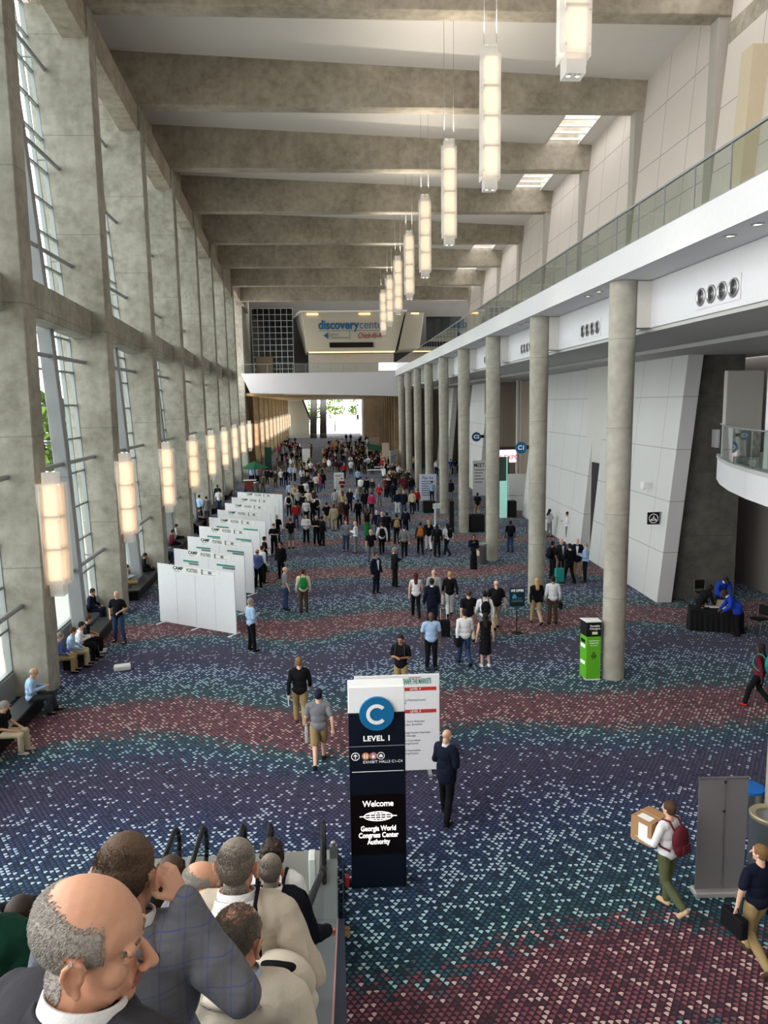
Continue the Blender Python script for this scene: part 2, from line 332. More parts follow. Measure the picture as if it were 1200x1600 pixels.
# roof beams and ceiling panels
def beam_z(j): return 23.1-.43*j
def beam_y(j): return 32.68+BAY*j
for j in range(-1,8):
    z=beam_z(j); y1=beam_y(j); y0=y1-.9
    MB().box(-10.9-.2*j,16.1+.114*j+.1,y0,y1,z,z+3.0).build('roof_beam',M_beam,bevel=.03,
       label='deep stained concrete roof beam spanning the hall, %s from the camera'%ORD[j+1],cat='beam',group='concrete roof beams')
cb=MB()
for j in range(-2,8):
    y0=beam_y(j)-(0 if j>-2 else 8); y1=beam_y(j+1)-.9 if j<7 else 100
    zl0,zr0=beam_z(j)+2.6,beam_z(j)+1.45; zl1,zr1=beam_z(j+1)+2.5,beam_z(j+1)+1.4
    sky=j in(-2,-1,1,2,4,5); xr=13.35 if sky else 16.4
    def zz(x,a,b): return a+(b-a)*(x+10)/26
    cb.hexa([(-11.5,y0,zl0),(xr,y0,zz(xr,zl0,zr0)),(xr,y1,zz(xr,zl1,zr1)),(-11.5,y1,zl1),(-11.5,y0,zl0+.3),(xr,y0,zz(xr,zl0,zr0)+.3),(xr,y1,zz(xr,zl1,zr1)+.3),(-11.5,y1,zl1+.3)])
    MB().hexa([(-10.5,y0,beam_z(j)-.1),(-10.2,y0,beam_z(j)-.1),(-10.2-.1,y1,beam_z(j+1)-.1),(-10.6,y1,beam_z(j+1)-.1),(-10.5,y0,zl0-.01),(-10.2,y0,zl0-.01),(-10.3,y1,zl1-.01),(-10.6,y1,zl1-.01)]).build('wall_left_upper_%d'%(j+3),M_beam,kind='structure')
    cb.hexa([(-11.6,y0,beam_z(j)+.5),(-11.3,y0,beam_z(j)+.5),(-11.3-.2*0,y1,beam_z(j+1)+.5),(-11.6,y1,beam_z(j+1)+.5),(-11.6,y0,zl0+.2),(-11.3,y0,zl0+.2),(-11.3,y1,zl1+.2),(-11.6,y1,zl1+.2)])
    if sky:
        r=tag(D.objects.new('window_%d'%(40+j),None),kind='structure'); C.objects.link(r)
        f=MB(); za,zb=zz(14.5,zl0,zr0)+.25,zz(14.5,zl1,zr1)+.25
        for k in range(8):
            s=(k+.5)/8; yy=y0+(y1-y0)*s; f.cbox((14.45,yy,za+(zb-za)*s-.1),(2.2,.09,.14))
        for xx in (13.4,15.5): f.hexa([(xx-.05,y0,za-.25),(xx+.05,y0,za-.25),(xx+.05,y1,zb-.25),(xx-.05,y1,zb-.25),(xx-.05,y0,za+.2),(xx+.05,y0,za+.2),(xx+.05,y1,zb+.2),(xx-.05,y1,zb+.2)])
        f.build('skylight_bars',M_offw,r)
        MB().hexa([(13.35,y0,za+.1),(15.6,y0,za+.1),(15.6,y1,zb+.1),(13.35,y1,zb+.1),(13.35,y0,za+.12),(15.6,y0,za+.12),(15.6,y1,zb+.12),(13.35,y1,zb+.12)]).build('skylight_pane',M_clear,r)
        cb.hexa([(15.6,y0,za-.2),(17,y0,za-.3),(17,y1,zb-.3),(15.6,y1,zb-.2),(15.6,y0,za+.3),(17,y0,za+.3),(17,y1,zb+.3),(15.6,y1,zb+.3)])
cb.build('ceiling',M_ceil,kind='structure')
# right upper wall above the gallery, bay by bay, with leaning fins
def uw_x(z): return 15.15+.085*(z-12)
for j in range(-1,8):
    y0=beam_y(j)-BAY if j>-1 else 12; y0=beam_y(j-1) if j>-1 else 8; y1=beam_y(j)-.9
    dx=1.6 if j<0 else .1*j
    zt=beam_z(j-1)+2.0
    MB().hexa([(uw_x(12)+dx,y0,12),(uw_x(12)+dx+.3,y0,12),(uw_x(12)+dx+.3,y1,12),(uw_x(12)+dx,y1,12),(uw_x(zt)+dx,y0,zt),(uw_x(zt)+dx+.3,y0,zt),(uw_x(zt)+dx+.3,y1,zt),(uw_x(zt)+dx,y1,zt)]).build('wall_upper_right_%d'%(j+2),M_wallp,kind='structure')
    zt=beam_z(j); o=.12
    MB().hexa([(15.5+.1*j,y1+o,12),(16.6+.1*j,y1+o,12),(16.6+.1*j,y1+.9-o,12),(15.5+.1*j,y1+.9-o,12),(15.62+.1*j,y1+o,zt),(17.2+.1*j,y1+o,zt),(17.2+.1*j,y1+.9-o,zt),(15.62+.1*j,y1+.9-o,zt)]).build('wall_fin',M_finr,bevel=.02,
       label='pale leaning pilaster of the gallery wall under the %s roof beam'%ORD[j+1],cat='pillar',group='leaning pilasters of the gallery wall')
MB().box(16.0,16.9,22,31.75,21.3,22.8).build('tie_beam',M_beam,bevel=.02,label='concrete tie beam at the top right picture corner',cat='beam',group=None)
MB().hexa([(14.75,28.4,12),(15.4,28.4,12),(15.4,29.2,12),(14.75,29.2,12),(15.2,28.4,20.6),(15.95,28.4,20.6),(15.95,29.2,20.6),(15.2,29.2,20.6)]).build('wall_fin',mat('pilaster cream','#cbbda4',.7),bevel=.02,label='cream leaning pilaster at the top right, nearest of all',cat='pillar')
# gallery slab, fascia, bulkhead, soffit
MB().box(7.6,17.5,6,94.5,11.32,12.0).build('trim_1',M_white,kind='structure',label='white gallery floor edge running down the right side')
MB().box(8.75,17.5,6,100,10.05,11.31).build('trim_2',M_white,kind='structure',bevel=.01)
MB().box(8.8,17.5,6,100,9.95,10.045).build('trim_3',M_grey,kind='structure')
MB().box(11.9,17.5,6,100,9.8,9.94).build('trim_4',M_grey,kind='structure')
rl=thing('glass_balustrade','long glass balustrade on the white gallery edge','balustrade',(7.72,6,12))
MB().box(-.012,.012,0,87,0,.93).build('glass_panel',M_rail,rl)
MB().box(-.03,.03,0,87,.93,.975).build('handrail',M_steel,rl)
km=MB().box(-.016,.016,-.012,.012,.0,.93).mesh('joint')
for q in range(0,59): k=link('panel_joint',km,M_steel,rl); k.location=(0,q*1.5,0)
MB().box(-.05,.06,0,87,-.001,.06).build('base_channel',M_steel,rl)
# unseen hall behind the camera, closed in to keep sky light off the foreground
MB().box(-12,24,-12.5,-12,0,27).build('wall_back',M_offw,kind='structure')
MB().box(-12,18,-12,7.5,26.2,26.5).build('ceiling_back',M_ceil,kind='structure')
MB().box(17.5,17.8,-12,12,0,27).build('wall_back_right',M_offw,kind='structure')
MB().box(18,24,-12,60,9.8,10).build('ceiling_corridor',M_grey,kind='structure')
# round columns
cm=None
for i in range(9):
    y=21.29+BAY*i
    o=thing('concrete_column','round pale concrete column under the gallery, %s from the camera'%ORD[i],'column',(8.06,y,0),0,'round columns under the gallery')
    if cm is None:
        cm=MB().lathe((0,0,0),[(.32,0),(.33,3),(.345,6),(.36,9),(.37,11.31)],36).mesh('shaft',True)
        fm=MB().box(.30,.69,-.28,.28,10.06,11.3).mesh('pier')
    smooth_by_angle(link('shaft',cm,M_colm,o)); link('bulkhead_pier',fm,M_offw,o)
o=thing('concrete_column','round concrete column at the right picture edge beside the bins','column',(8.06,21.29-BAY,0),0,'round columns under the gallery')
link('shaft',cm,M_colm,o); link('bulkhead_pier',fm,M_offw,o)
# round air diffusers on the bulkhead
M_diff=mat('diffuser grey','#77797c',.4,.5)
for i in range(-1,8):
    yc=17.35+BAY*(i if i>=0 else -1)
    for q in range(4):
        y=yc+(q-1.5)*.5; r=thing('air_diffuser','round louvred air diffuser, number %s of four on the bulkhead before the %s column'%(('one','two','three','four')[q],ORD[i+1]),'vent',(8.734,y,10.48),0,'round air diffusers on the bulkhead')
        r.rotation_euler=(0,-PI/2,0)
        b=MB(); b.lathe((0,0,0),[(.21,0),(.21,.03),(.17,.035),(.17,.0)],20); b.build('rim',M_chrome,r,smooth=True)
        b=MB()
        for rr in (.155,.115,.075,.035): b.lathe((0,0,0),[(rr,.0),(rr-.025,.03),(rr-.03,.0)],18)
        b.build('cone',M_diff,r)
    MB().box(8.735,8.742,yc-1.02,yc+1.02,10.2,10.76).build('mounting_plate',M_white,label='white plate carrying four round diffusers before the %s column'%ORD[i+1],cat='panel',group='diffuser mounting plates')
# recessed downlights in the gallery soffit
for i in range(0,9):
    for dy in (1.2,2.2):
        p=(8.0,21.3+BAY*(i-1)+dy+.6,11.315)
        r=thing('downlight','small recessed downlight in the gallery edge, %s of the pair past the %s column'%('near one' if dy<2 else 'far one',ORD[i]),'light',p,0,'recessed downlights in the gallery edge')
        MB().lathe((0,0,0),[(.12,0),(.12,-.02),(.09,-.02),(.085,-.001)],20).build('trim_ring',M_chrome,r,smooth=True)
        MB().lathe((0,0,-.004),[(.08,0),(.001,-.001)],16).build('lens',M_spot,r)
# lower right wall: leaning precast blocks with entrance recesses between
def lw_x(z): return .092*z
def lblock(n,y0,y1,x0,x1,zt=9.94,t=.62):
    MB().hexa([(x0,y0,0),(x0+t,y0,0),(x1+t,y1,0),(x1,y1,0),(x0+lw_x(zt),y0,zt),(x0+t+lw_x(zt),y0,zt),(x1+t+lw_x(zt),y1,zt),(x1+lw_x(zt),y1,zt)]).build('wall_right_%d'%n,M_lowp,kind='structure',bevel=.015)
lblock(1,29.3,38.0,12.82,12.95); lblock(2,40.1,53.6,13.15,13.35); lblock(3,68,77,12.9,13.0); lblock(4,88,97,12.9,13.0)
MB().hexa([(13.46,29.75,0),(16.25,29.75,0),(16.25,30.4,0),(13.46,30.4,0),(14.37,29.75,9.8),(16.25,29.75,9.8),(16.25,30.4,9.8),(14.37,30.4,9.8)]).build('wall_right_5',M_dark,kind='structure')
MB().box(17.9,18.2,10,45,0,9.8).build('wall_right_6',mat('corridor beige','#8b857f',.8),kind='structure')
MB().box(13.7,14.1,38,41,0,9.9).build('wall_right_7',M_offw,kind='structure')   # lobby wall behind the first doorway
MB().box(16.3,16.6,40,101,0,9.9).build('wall_right_8',mat('recess taupe','#8d8073',.8),kind='structure')
MB().box(14.0,16.3,53.2,53.55,0,9.9).build('wall_right_9',mat('recess taupe','#8d8073'),kind='structure')
MB().box(13.55,16.3,68.1,68.5,0,9.9).build('wall_right_10',mat('recess taupe','#8d8073'),kind='structure')
MB().box(13.7,16.3,76.6,76.95,0,9.9).build('wall_right_11',mat('recess taupe','#8d8073'),kind='structure')
d=MB().box(13.55,13.62,38.35,39.6,0,4.9).build('door_1',mat('dark doorway leaf','#1b1a1a',.5),kind='structure')
MB().box(8.6,16.6,100.4,100.8,0,9.9).build('wall_right_12',mat('recess taupe','#8d8073'),kind='structure')
# end wall and bridge
MB().box(-14,19,104,104.5,9.3,27).build('wall_far_upper',mat('charcoal end wall','#45433f',.85,var=.15,vscale=.6),kind='structure')
MB().box(-14,-10.6,95.5,104,0,26).build('wall_far_left_return',M_conc,kind='structure')
MB().hexa([(-9.7,93,9.55),(8.6,93,8.95),(8.6,96,8.95),(-9.7,96,9.55),(-10.7,93,11.85),(8.6,93,11.85),(8.6,96,11.85),(-10.7,96,11.85)]).build('trim_5',M_white,kind='structure',label='white fascia of the bridge crossing the hall')
MB().box(-12,18,96,104,11.4,11.85).build('trim_6',M_white,kind='structure')
bl=thing('glass_balustrade','low glass balustrade with steel posts on the white bridge','balustrade',(-10.6,93.1,11.85))
MB().box(0,18.1,-.01,.01,.1,1.05).build('glass_panel',M_rail,bl); MB().box(0,18.1,-.03,.03,1.05,1.1).build('handrail',M_steel,bl)
km=MB().box(-.025,.025,-.03,.03,0,1.05).mesh('post')
for q in range(13): k=link('post',km,M_steel,bl); k.location=(q*1.5,0,0)
n=NT('golden ceiling panels'); x,y,z=n.xyz()
v=n.white(n.comb(n.math('FLOOR',n.math('DIVIDE',x,3.0)),n.math('FLOOR',n.math('DIVIDE',y,1.6))))['Value']
M_gold=n.done(n.mix(v,g('#b8905e'),g('#f0cf9c')),.5)
MB().box(-16,8.2,96,200,9.25,9.6).build('ceiling_low',M_gold,kind='structure')
# brown fins on the right of the low hall
for q in range(22):
    y=97+4.6*q
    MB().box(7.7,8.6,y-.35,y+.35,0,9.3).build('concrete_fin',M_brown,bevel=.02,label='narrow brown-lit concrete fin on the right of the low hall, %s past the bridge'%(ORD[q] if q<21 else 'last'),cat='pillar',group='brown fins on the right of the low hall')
MB().box(8.6,9.0,95,200,0,9.3).build('wall_low_right',mat('low hall umber','#4c3d2c'),kind='structure')
# outside ground
MB().box(-90,-8.9,-20,215,-.4,-.1).build('ground_terrace',mat('outside paving','#b9b8b2',.9,var=.1),kind='structure')
MB().box(-60,60,215,300,-.4,-.02).build('ground_plaza',mat('outside paving','#b9b8b2',.9),kind='structure')
# ---------------------------------------------------------------- wall lanterns (sconces) and pendants
def lantern(name,w,segs,seg_h,emat,label,group,cat,cables=0,cell=True):
    t=thing(name,label,cat,group=group); H=segs*seg_h
    core=MB()
    for k in range(segs): core.box(-w*.34,w*.34,-w*.34,w*.34,k*seg_h+.03,(k+1)*seg_h-.03)
    core.build('lantern_glass',emat,t,bevel=.02)
    for k,(dx,dy) in enumerate(((0,-1),(0,1),(-1,0),(1,0))):
        b=MB(); off=w*.46; o=.05 if k%2 else -.05
        if dx==0: b.box(-w*.54+o,w*.54+o,dy*off-.006,dy*off+.006,-.06,H+.03)
        else: b.box(dx*off-.006,dx*off+.006,-w*.54+o,w*.54+o,-.12,H-.02)
        sh=b.build('acrylic_sheet',M_sheet,t)
    f=MB()
    for k in range(1,segs):
        f.box(-w*.42,w*.42,-w*.42,w*.42,k*seg_h-.012,k*seg_h+.012)
    f.build('divider',M_steel,t)
    f=MB()
    for k in range(segs):
        for z in (.12,seg_h-.12):
            for sx in (-.4,.4): f.tube((sx*w,-w*.36,k*seg_h+z),(sx*w,-w*.5,k*seg_h+z),.012,6); f.tube((-w*.36,sx*w,k*seg_h+z),(-w*.5,sx*w,k*seg_h+z),.012,6)
    f.build('standoffs',M_chrome,t)
    for z0,z1 in ((-.42,-.02),(H+.02,H+.34)):
        h=MB(); ww=w*.34
        for a in (-ww,ww-.01): h.box(a,a+.01,-ww,ww,z0,z1); h.box(-ww,ww,a,a+.01,z0,z1)
        h.build('end_housing',M_sheet,t)
        for sx in (-.16,.16):
            zz=z0+.03 if z0<0 else z1-.05
            s=MB().lathe((sx*w,0,zz),[(.05*w/.6,-.01),(.06*w/.6,.05),(.02,.06)],12).build('spot_head',M_chrome,t,smooth=True)
            MB().lathe((sx*w,0,zz),[(.045*w/.6,-.012),(.001,-.0121)] if z0<0 else [(.045*w/.6,.066),(.001,.0665)],12).build('spot_lens',M_spot,s)
    return t
proto=lantern('wall_lantern',.56,3,.93,M_lant,'','tall lit wall lanterns on the concrete fins','light')
br=MB(); br.box(-.3,.3,.2,.24,.3,.36); br.box(-.3,.3,.2,.24,2.3,2.36); br.box(-.16,-.12,.2,.5,.3,.36); br.box(.12,.16,.2,.5,2.3,2.36)
MB().box(-.31,-.22,-.05,.05,.3,.4).box(-.31,-.22,-.05,.05,2.3,2.4).build('wall_bracket',M_steel,proto)
for i in range(0,N_FIN-1):
    o=proto if i==0 else copy_tree(proto)
    z=3.2 if i<9 else 3.0
    o.location=(fin_x(i)-.42*z/22.7+.26+.03,fin_y(i,z)-.45,z)
    o['label']='tall warm-lit lantern fixed to the %s concrete fin of the window wall'%ORD[i]
    if i<16:
        ld=D.lights.new('lantern_uplight','SPOT'); ld.energy=130; ld.color=(1,.72,.45); ld.spot_size=.9; ld.spot_blend=.6; ld.shadow_soft_size=.06
        lo=D.objects.new('lantern_uplight',ld); C.objects.link(lo); lo.location=(o.location.x,o.location.y,z+3.3); lo.rotation_euler=(PI,.22,0)
proto=lantern('pendant_lantern',.62,4,.89,M_lant2,'','long lit pendant lanterns in a row','light')
cb_=MB()
for sx in (-.2,.2): cb_.tube((sx,0,3.85),(sx,0,8.4),.008,6)
cb_.build('suspension_cables',M_steel,proto); MB().box(-.9,.5,-.05,.05,8.38,8.46).build('ceiling_track',M_offw,proto)
for i in range(8):
    o=proto if i==0 else copy_tree(proto)
    o.location=(5.2,16.95+BAY*i,15.25)
    for ch in o.children:
        if ch.name.startswith(('suspension','ceiling_track')):
            top=(beam_z(i-1)+2.17)+.0-15.25       # meet the sloping ceiling
            if ch.name.startswith('suspension'):
                ch.location.z=0; ch.scale.z=1
                me=ch.data.copy(); ch.data=me
                for v in me.vertices:
                    if v.co.z>5: v.co.z=top+.35
            else: ch.location.z=top-8.4
    for zz_,rx_ in((19.5,PI),(14.8,0)):
        ld=D.lights.new('pendant_spot','SPOT'); ld.energy=950 if rx_ else 450; ld.color=(1,.9,.76); ld.spot_size=2.5 if rx_ else 1.6; ld.spot_blend=1; ld.shadow_soft_size=.12
        lo=D.objects.new('pendant_spot',ld); C.objects.link(lo); lo.location=(5.2,16.95+BAY*i,zz_); lo.rotation_euler=(rx_,0,0)
    o['label']='long lit pendant lantern of stacked glass cells, %s in the row from the camera'%ORD[i]
# ---------------------------------------------------------------- poster boards
M_board=mat('poster board white','#e6e6ea',.5); M_green=mat('print green','#2f8f78'); M_ink=mat('print black','#1b1b1e'); M_gink=mat('print grey','#77797f')
M_pap=mat('paper white','#ececea',.6)
BL=[(-6.7+.015*k,28.8+2.95*k) for k in range(9)]
BR=[(-3.58+.02*k,26.72+2.95*k) for k in range(9)]
POSW=['white folding poster board of four panels, %s of the row from the camera'%k for k in ORD[:9]]
for k,(a,b) in enumerate(zip(BL,BR)):
    a=Vector((*a,0)); b=Vector((*b,0)); L=(b-a).length; an=math.atan2(b.y-a.y,b.x-a.x)
    t=thing('poster_board',POSW[k],'display board',a,an,'row of white poster boards')
    for q in range(4): MB().box(L/4*q+.004,L/4*(q+1)-.004,-.02,.02,.06,2.28).build('board_panel',M_board,t,bevel=.004)
    for x in (.12,L/2,L-.12): MB().cbox((x,0,.02),(.07,.62,.03)).build('foot',M_board,t)
    MB().box(L*.0+.0,L,-.024,.024,2.28,2.30).build('top_rail',M_board,t)
    hp=MB().box(L*.22,L*.82,-.03,-.021,2.04,2.30).build('header_strip',M_pap,t)
    lettering('header_word','CAMP',.17,(L*.285,-.032,2.2),(PI/2,0,0),M_ink,hp,bold=.006,sx=1.1)
    lettering('header_word','POSTERS',.19,(L*.47,-.032,2.17),(PI/2,0,0),M_ink,hp,bold=.002,sx=.72)
    MB().box(L*.59,L*.61,-.034,-.031,2.08,2.27).box(L*.61,L*.78,-.034,-.031,2.09,2.10).box(L*.61,L*.78,-.034,-.031,2.24,2.25).box(L*.68,L*.72,-.034,-.031,2.12,2.22).lathe((0,0,0),[(.001,0),(.001,.001)],3).build('header_drawing',M_gink,hp)
    MB().box(L*.23,L*.31,-.034,-.031,2.08,2.10).build('header_rule',M_gink,hp)
    if k in(1,2,3,4):
        for s,w in ((.14,.22),(.62,.25)):
            gs=MB().box(L*s,L*(s+w),-.028,-.021,1.80,1.87).build('green_strip',M_green,t)
            MB().box(L*s+.3,L*(s+w),-.028,-.021,1.70,1.78).build('printed_lines',M_gink,gs)
    if k>0:
        for q in range(3): MB().box(L*(.04+.3*q),L*(.04+.3*q)+.75,.021,.028,.8,1.9).build('pinned_poster',M_pap,t)
# ---------------------------------------------------------------- pylon sign
M_navy=mat('pylon navy','#0b1220',.35); M_pw=mat('pylon white','#e9ebec',.35); M_blue=mat('disc blue','#14679b',.4); M_let=mat('sign lettering white','#f0f0f0',.5,emit=.15,ecol='#ffffff')
M_scr=mat('led screen black','#0a0304',.3); M_led=lamp('led lettering','#fff3f3',1.6); M_pink=mat('icon orange','#d9935f'); M_rose=mat('icon rose','#b97f83'); M_red=mat('red box','#9c1f26')
P=thing('pylon_sign','tall navy and white directory pylon with blue C disc, level 1','sign',(.6,11.95,0),-.01)
W=.465
MB().box(-W,W,0,.36,3.1,3.55).build('white_cap',M_pw,P,bevel=.012)
MB().box(-W,W,0,.36,0,3.098).build('navy_body',M_navy,P,bevel=.01)
dk=MB(); dk.lathe((0,0,0),[(.275,0),(.285,.01),(.285,.05),(.28,.055)],56)
dko=dk.build('blue_disc',M_blue,P); dko.rotation_euler=(PI/2,0,0); dko.location=(0,-.002,3.1); smooth_by_angle(dko)
# C letter as an open ring
cc=MB(); N=40; ro,ri=.172,.112
for k in range(N):
    a0=math.radians(42+276*k/N); a1=math.radians(42+276*(k+1)/N)
    cc.prism([(ro*math.cos(a0),-.064,ro*math.sin(a0)),(ro*math.cos(a1),-.064,ro*math.sin(a1)),(ri*math.cos(a1),-.064,ri*math.sin(a1)),(ri*math.cos(a0),-.064,ri*math.sin(a0))],(0,-.004,0))
o=cc.build('letter_C',M_pw,P); o.location=(0,0,3.1)
lettering('level_lettering','LEVEL 1',.125,(0,-.004,2.66),(PI/2,0,0),M_let,P,bold=.004,space=1.1)
MB().box(-W+.01,W-.01,-.004,0,2.525,2.535).build('groove',M_steel,P)
def ring(b,c,ro,ri,y=-.004,n=28):
    for k in range(n):
        a0,a1=2*PI*k/n,2*PI*(k+1)/n
        b.prism([(c[0]+r*math.cos(a),y,c[1]+r*math.sin(a)) for r,a in ((ro,a0),(ro,a1),(ri,a1),(ri,a0))],(0,-.002,0))
def disc(b,c,r,y=-.004,n=28): b.prism([(c[0]+r*math.cos(2*PI*k/n),y,c[1]+r*math.sin(2*PI*k/n)) for k in range(n)],(0,-.002,0))
b=MB(); ring(b,(-.36,2.36),.07,.058); b.box(-.367,-.353,-.006,-.004,2.32,2.38); b.prism([(-.395,-.004,2.365),(-.36,-.004,2.40),(-.325,-.004,2.365),(-.335,-.004,2.357),(-.36,-.004,2.382),(-.385,-.004,2.357)],(0,-.002,0)); b.build('up_arrow_icon',M_let,P)
for x,mm,nm in ((-.19,M_pink,'restroom_icon'),(-.065,M_rose,'lift_icon'),(.06,M_let,'taxi_icon')):
    b=MB(); 
    if nm!='taxi_icon': disc(b,(x,2.36),.054)
    ring(b,(x,2.36),.062,.054) if nm=='taxi_icon' else ring(b,(x,2.36),.064,.058)
    io=b.build(nm,mm,P)
    b=MB()
    if nm=='restroom_icon':
        for d in (-.02,.02): b.box(x+d-.008,x+d+.008,-.009,-.007,2.325,2.375); disc(b,(x+d,2.387),.008,-.007,10)
    elif nm=='lift_icon': b.box(x-.022,x+.022,-.009,-.007,2.33,2.365); ring(b,(x,2.37),.018,.012,-.007,12)
    else: b.box(x-.032,x+.032,-.009,-.007,2.345,2.365); b.box(x-.02,x+.02,-.009,-.007,2.365,2.385); disc(b,(x-.018,2.34),.009,-.007,10); disc(b,(x+.018,2.34),.009,-.007,10)
    b.build('pictogram',M_let,io)
lettering('halls_lettering','EXHIBIT HALLS C1-C4',.066,(.09,-.004,2.255),(PI/2,0,0),M_let,P,bold=-.0006,space=1.02)
MB().box(-.42,.43,-.006,0,2.085,2.092).build('rule',M_let,P)
sp=MB().box(-W+.01,W-.01,-.006,0,.62,1.68).build('led_screen',M_scr,P)
lettering('screen_line','Welcome',.15,(0,-.009,1.52),(PI/2,0,0),M_led,sp,bold=0,space=.95,sx=.9)
for k,sx in enumerate(('Georgia World','Congress Center','Authority')): lettering('screen_line',sx,.125,(0,-.009,1.08-.12*k),(PI/2,0,0),M_led,sp,bold=.0015,sx=.76,space=1.0)
b=MB()
def ell(b,rx,rz,w,n=40,a0=0,a1=2*PI):
    for k in range(n):
        t0=a0+(a1-a0)*k/n; t1=a0+(a1-a0)*(k+1)/n
        b.prism([((rx)*math.cos(t0),-.009,1.30+(rz)*math.sin(t0)),((rx)*math.cos(t1),-.009,1.30+(rz)*math.sin(t1)),((rx-w)*math.cos(t1),-.009,1.30+(rz-w)*math.sin(t1)),((rx-w)*math.cos(t0),-.009,1.30+(rz-w)*math.sin(t0))],(0,-.002,0))
ell(b,.24,.085,.012); ell(b,.14,.085,.009); ell(b,.05,.085,.008); b.box(-.31,.31,-.011,-.009,1.294,1.306)
for zz,hw in ((1.34,.20),(1.26,.20)): b.box(-hw,hw,-.011,-.009,zz-.005,zz+.005)
b.build('globe_emblem',M_led,sp)
tag(MB().box(.03,.1,11.98,12.1,0,.2).build('outlet_box',M_red,bevel=.01),'small red floor box beside the foot of the pylon sign','box')
t=MB().path([(-.0,12.03,.1),(-.2,12.0,.02),(-.5,12.05,.012),(-.66,12.0,.012)],.008,6).build('power_cable',mat('cable grey','#a9a8a4')); tag(t,'thin grey cable from the red floor box to the escalator','cable')
# standee behind the pylon
T=thing('event_board','white event schedule board with red level bars, behind the pylon','sign',(1.255,15.97,0),-.0)
MB().box(-.93,.93,0,.05,.05,2.25).build('board',M_board,T,bevel=.004)
for x in (-.7,.7): MB().cbox((x,.02,.025),(.08,.5,.05)).build('foot',M_steel,T)
M_barred=mat('print red','#b5392f')
for z,s in ((1.93,'LEVEL 4'),(1.42,'LEVEL 3')):
    q=MB().box(.02,.86,-.006,0,z-.04,z+.04).build('red_bar',M_barred,T); lettering('bar_lettering',s,.07,(.40,-.008,z),(PI/2,0,0),M_pap,q,bold=.001)
MB().box(.26,.52,-.006,-.001,2.185,2.2).build('red_bar',M_barred,T)
lettering('title_lettering','SHAPE THE MARKETS',.17,(.44,-.004,2.10),(PI/2,0,0),M_green,T,sx=.38,bold=.003)
for z,s in ((1.68,'Bonus Meeting Rooms'),(1.61,'C408'),(1.19,'Your Voice Attendee'),(1.12,'Affiliation Breakfast'),(.93,'Morning Session Keynotes'),(.86,'from Georgia'),(.75,'C302 Committee'),(.68,'Planning Rooms'),(.52,'C305 Committee'),(.45,'Planning Rooms')):
    lettering('printed_line',s,.062,(.06,-.003,z),(PI/2,0,0),M_gink,T,align='LEFT')
# ---------------------------------------------------------------- roll-up banner back, bins, kiosk, sandwich sign
T=thing('rollup_banner','grey back of a roll-up banner standing beside the steel bin','banner',(6.17,11.3,0),-.05)
MB().box(-.40,.40,-.008,.008,.1,2.02).build('fabric',mat('banner back grey','#6f6c6f',.8),T)
MB().box(-.43,.43,-.12,.12,0,.1).build('base_cassette',mat('cassette silver','#a8a6a5',.4,.3),T,bevel=.02)
MB().box(-.41,.41,-.018,.012,2.02,2.05).build('top_rail',M_chrome,T)
MB().tube((.03,-.04,.1),(.0,-.03,2.03),.009,8).build('pole',M_chrome,T)
for z in (1.98,1.48): MB().cbox((.01,-.035,z),(.03,.03,.03)).build('pole_clip',M_black,T)
def bin_(loc,r,h,label,ring_m,cat='bin',inner=True):
    T=thing('waste_bin',label,cat,loc)
    smooth_by_angle(MB().lathe((0,0,0),[(r*.96,0),(r,.03),(r,h-.05),(r*1.02,h-.03)],48).build('body',mat('brushed bin steel','#a5a5a6',.28,.85),T))
    smooth_by_angle(MB().lathe((0,0,0),[(r*1.03,h-.05),(r*1.04,h),(r*.98,h+.02),(r*.72,h-.01),(r*.7,h-.12)] if inner else [(r*1.03,h-.05),(r*1.04,h),(.001,h+.03)],48).build('lid_ring',ring_m,T))
    if inner: MB().lathe((0,0,h-.14),[(r*.72,0),(.001,0.001)],32).build('liner',M_black,T)
    return T
bin_((7.42,12.0,0),.33,.95,'brushed steel waste bin behind the grey roll-up banner',mat('bin rim brass','#b8ab90',.35,.6))
bin_((7.62,13.05,0),.26,.9,'round bin with a flat blue lid, behind the steel waste bin',mat('blue lid','#1f66b8',.5),inner=False)
M_lime=mat('kiosk green','#5fae27',.4)
T=thing('charging_kiosk','green and black phone charger kiosk beside the nearest round column','kiosk',(7.2,21.13,0),0)
MB().poly([(0,0,0.03),(.43,0,.03),(.43,.34,.03),(-.06,.40,.03),(0,0,1.31),(.43,0,1.31),(.43,.34,1.31),(-.06,.40,1.31)],[(0,3,2,1),(4,5,6,7),(0,1,5,4),(1,2,6,5),(2,3,7,6),(3,0,4,7)]).build('green_body',M_lime,T,bevel=.01)
MB().poly([(-.005,-.005,1.312),(.435,-.005,1.312),(.435,.345,1.312),(-.065,.405,1.312),(-.005,-.005,1.74),(.435,-.005,1.74),(.435,.345,1.74),(-.065,.405,1.74)],[(0,3,2,1),(4,5,6,7),(0,1,5,4),(1,2,6,5),(2,3,7,6),(3,0,4,7)]).build('black_head',M_black,T,bevel=.01)
MB().poly([(-.01,-.01,1.741),(.44,-.01,1.741),(.44,.35,1.741),(-.07,.41,1.741),(-.01,-.01,1.775),(.44,-.01,1.775),(.44,.35,1.775),(-.07,.41,1.775)],[(0,3,2,1),(4,5,6,7),(0,1,5,4),(1,2,6,5),(2,3,7,6),(3,0,4,7)]).build('white_top',M_pw,T,bevel=.006)
MB().box(0,.43,-.004,.34,0,.029).build('white_foot',M_pw,T)
for s,z,sz in (('Portable',1.63,.085),('Chargers',1.55,.085)): lettering('kiosk_lettering',s,sz,(.24,-.008,z),(PI/2,0,0),M_let,T)
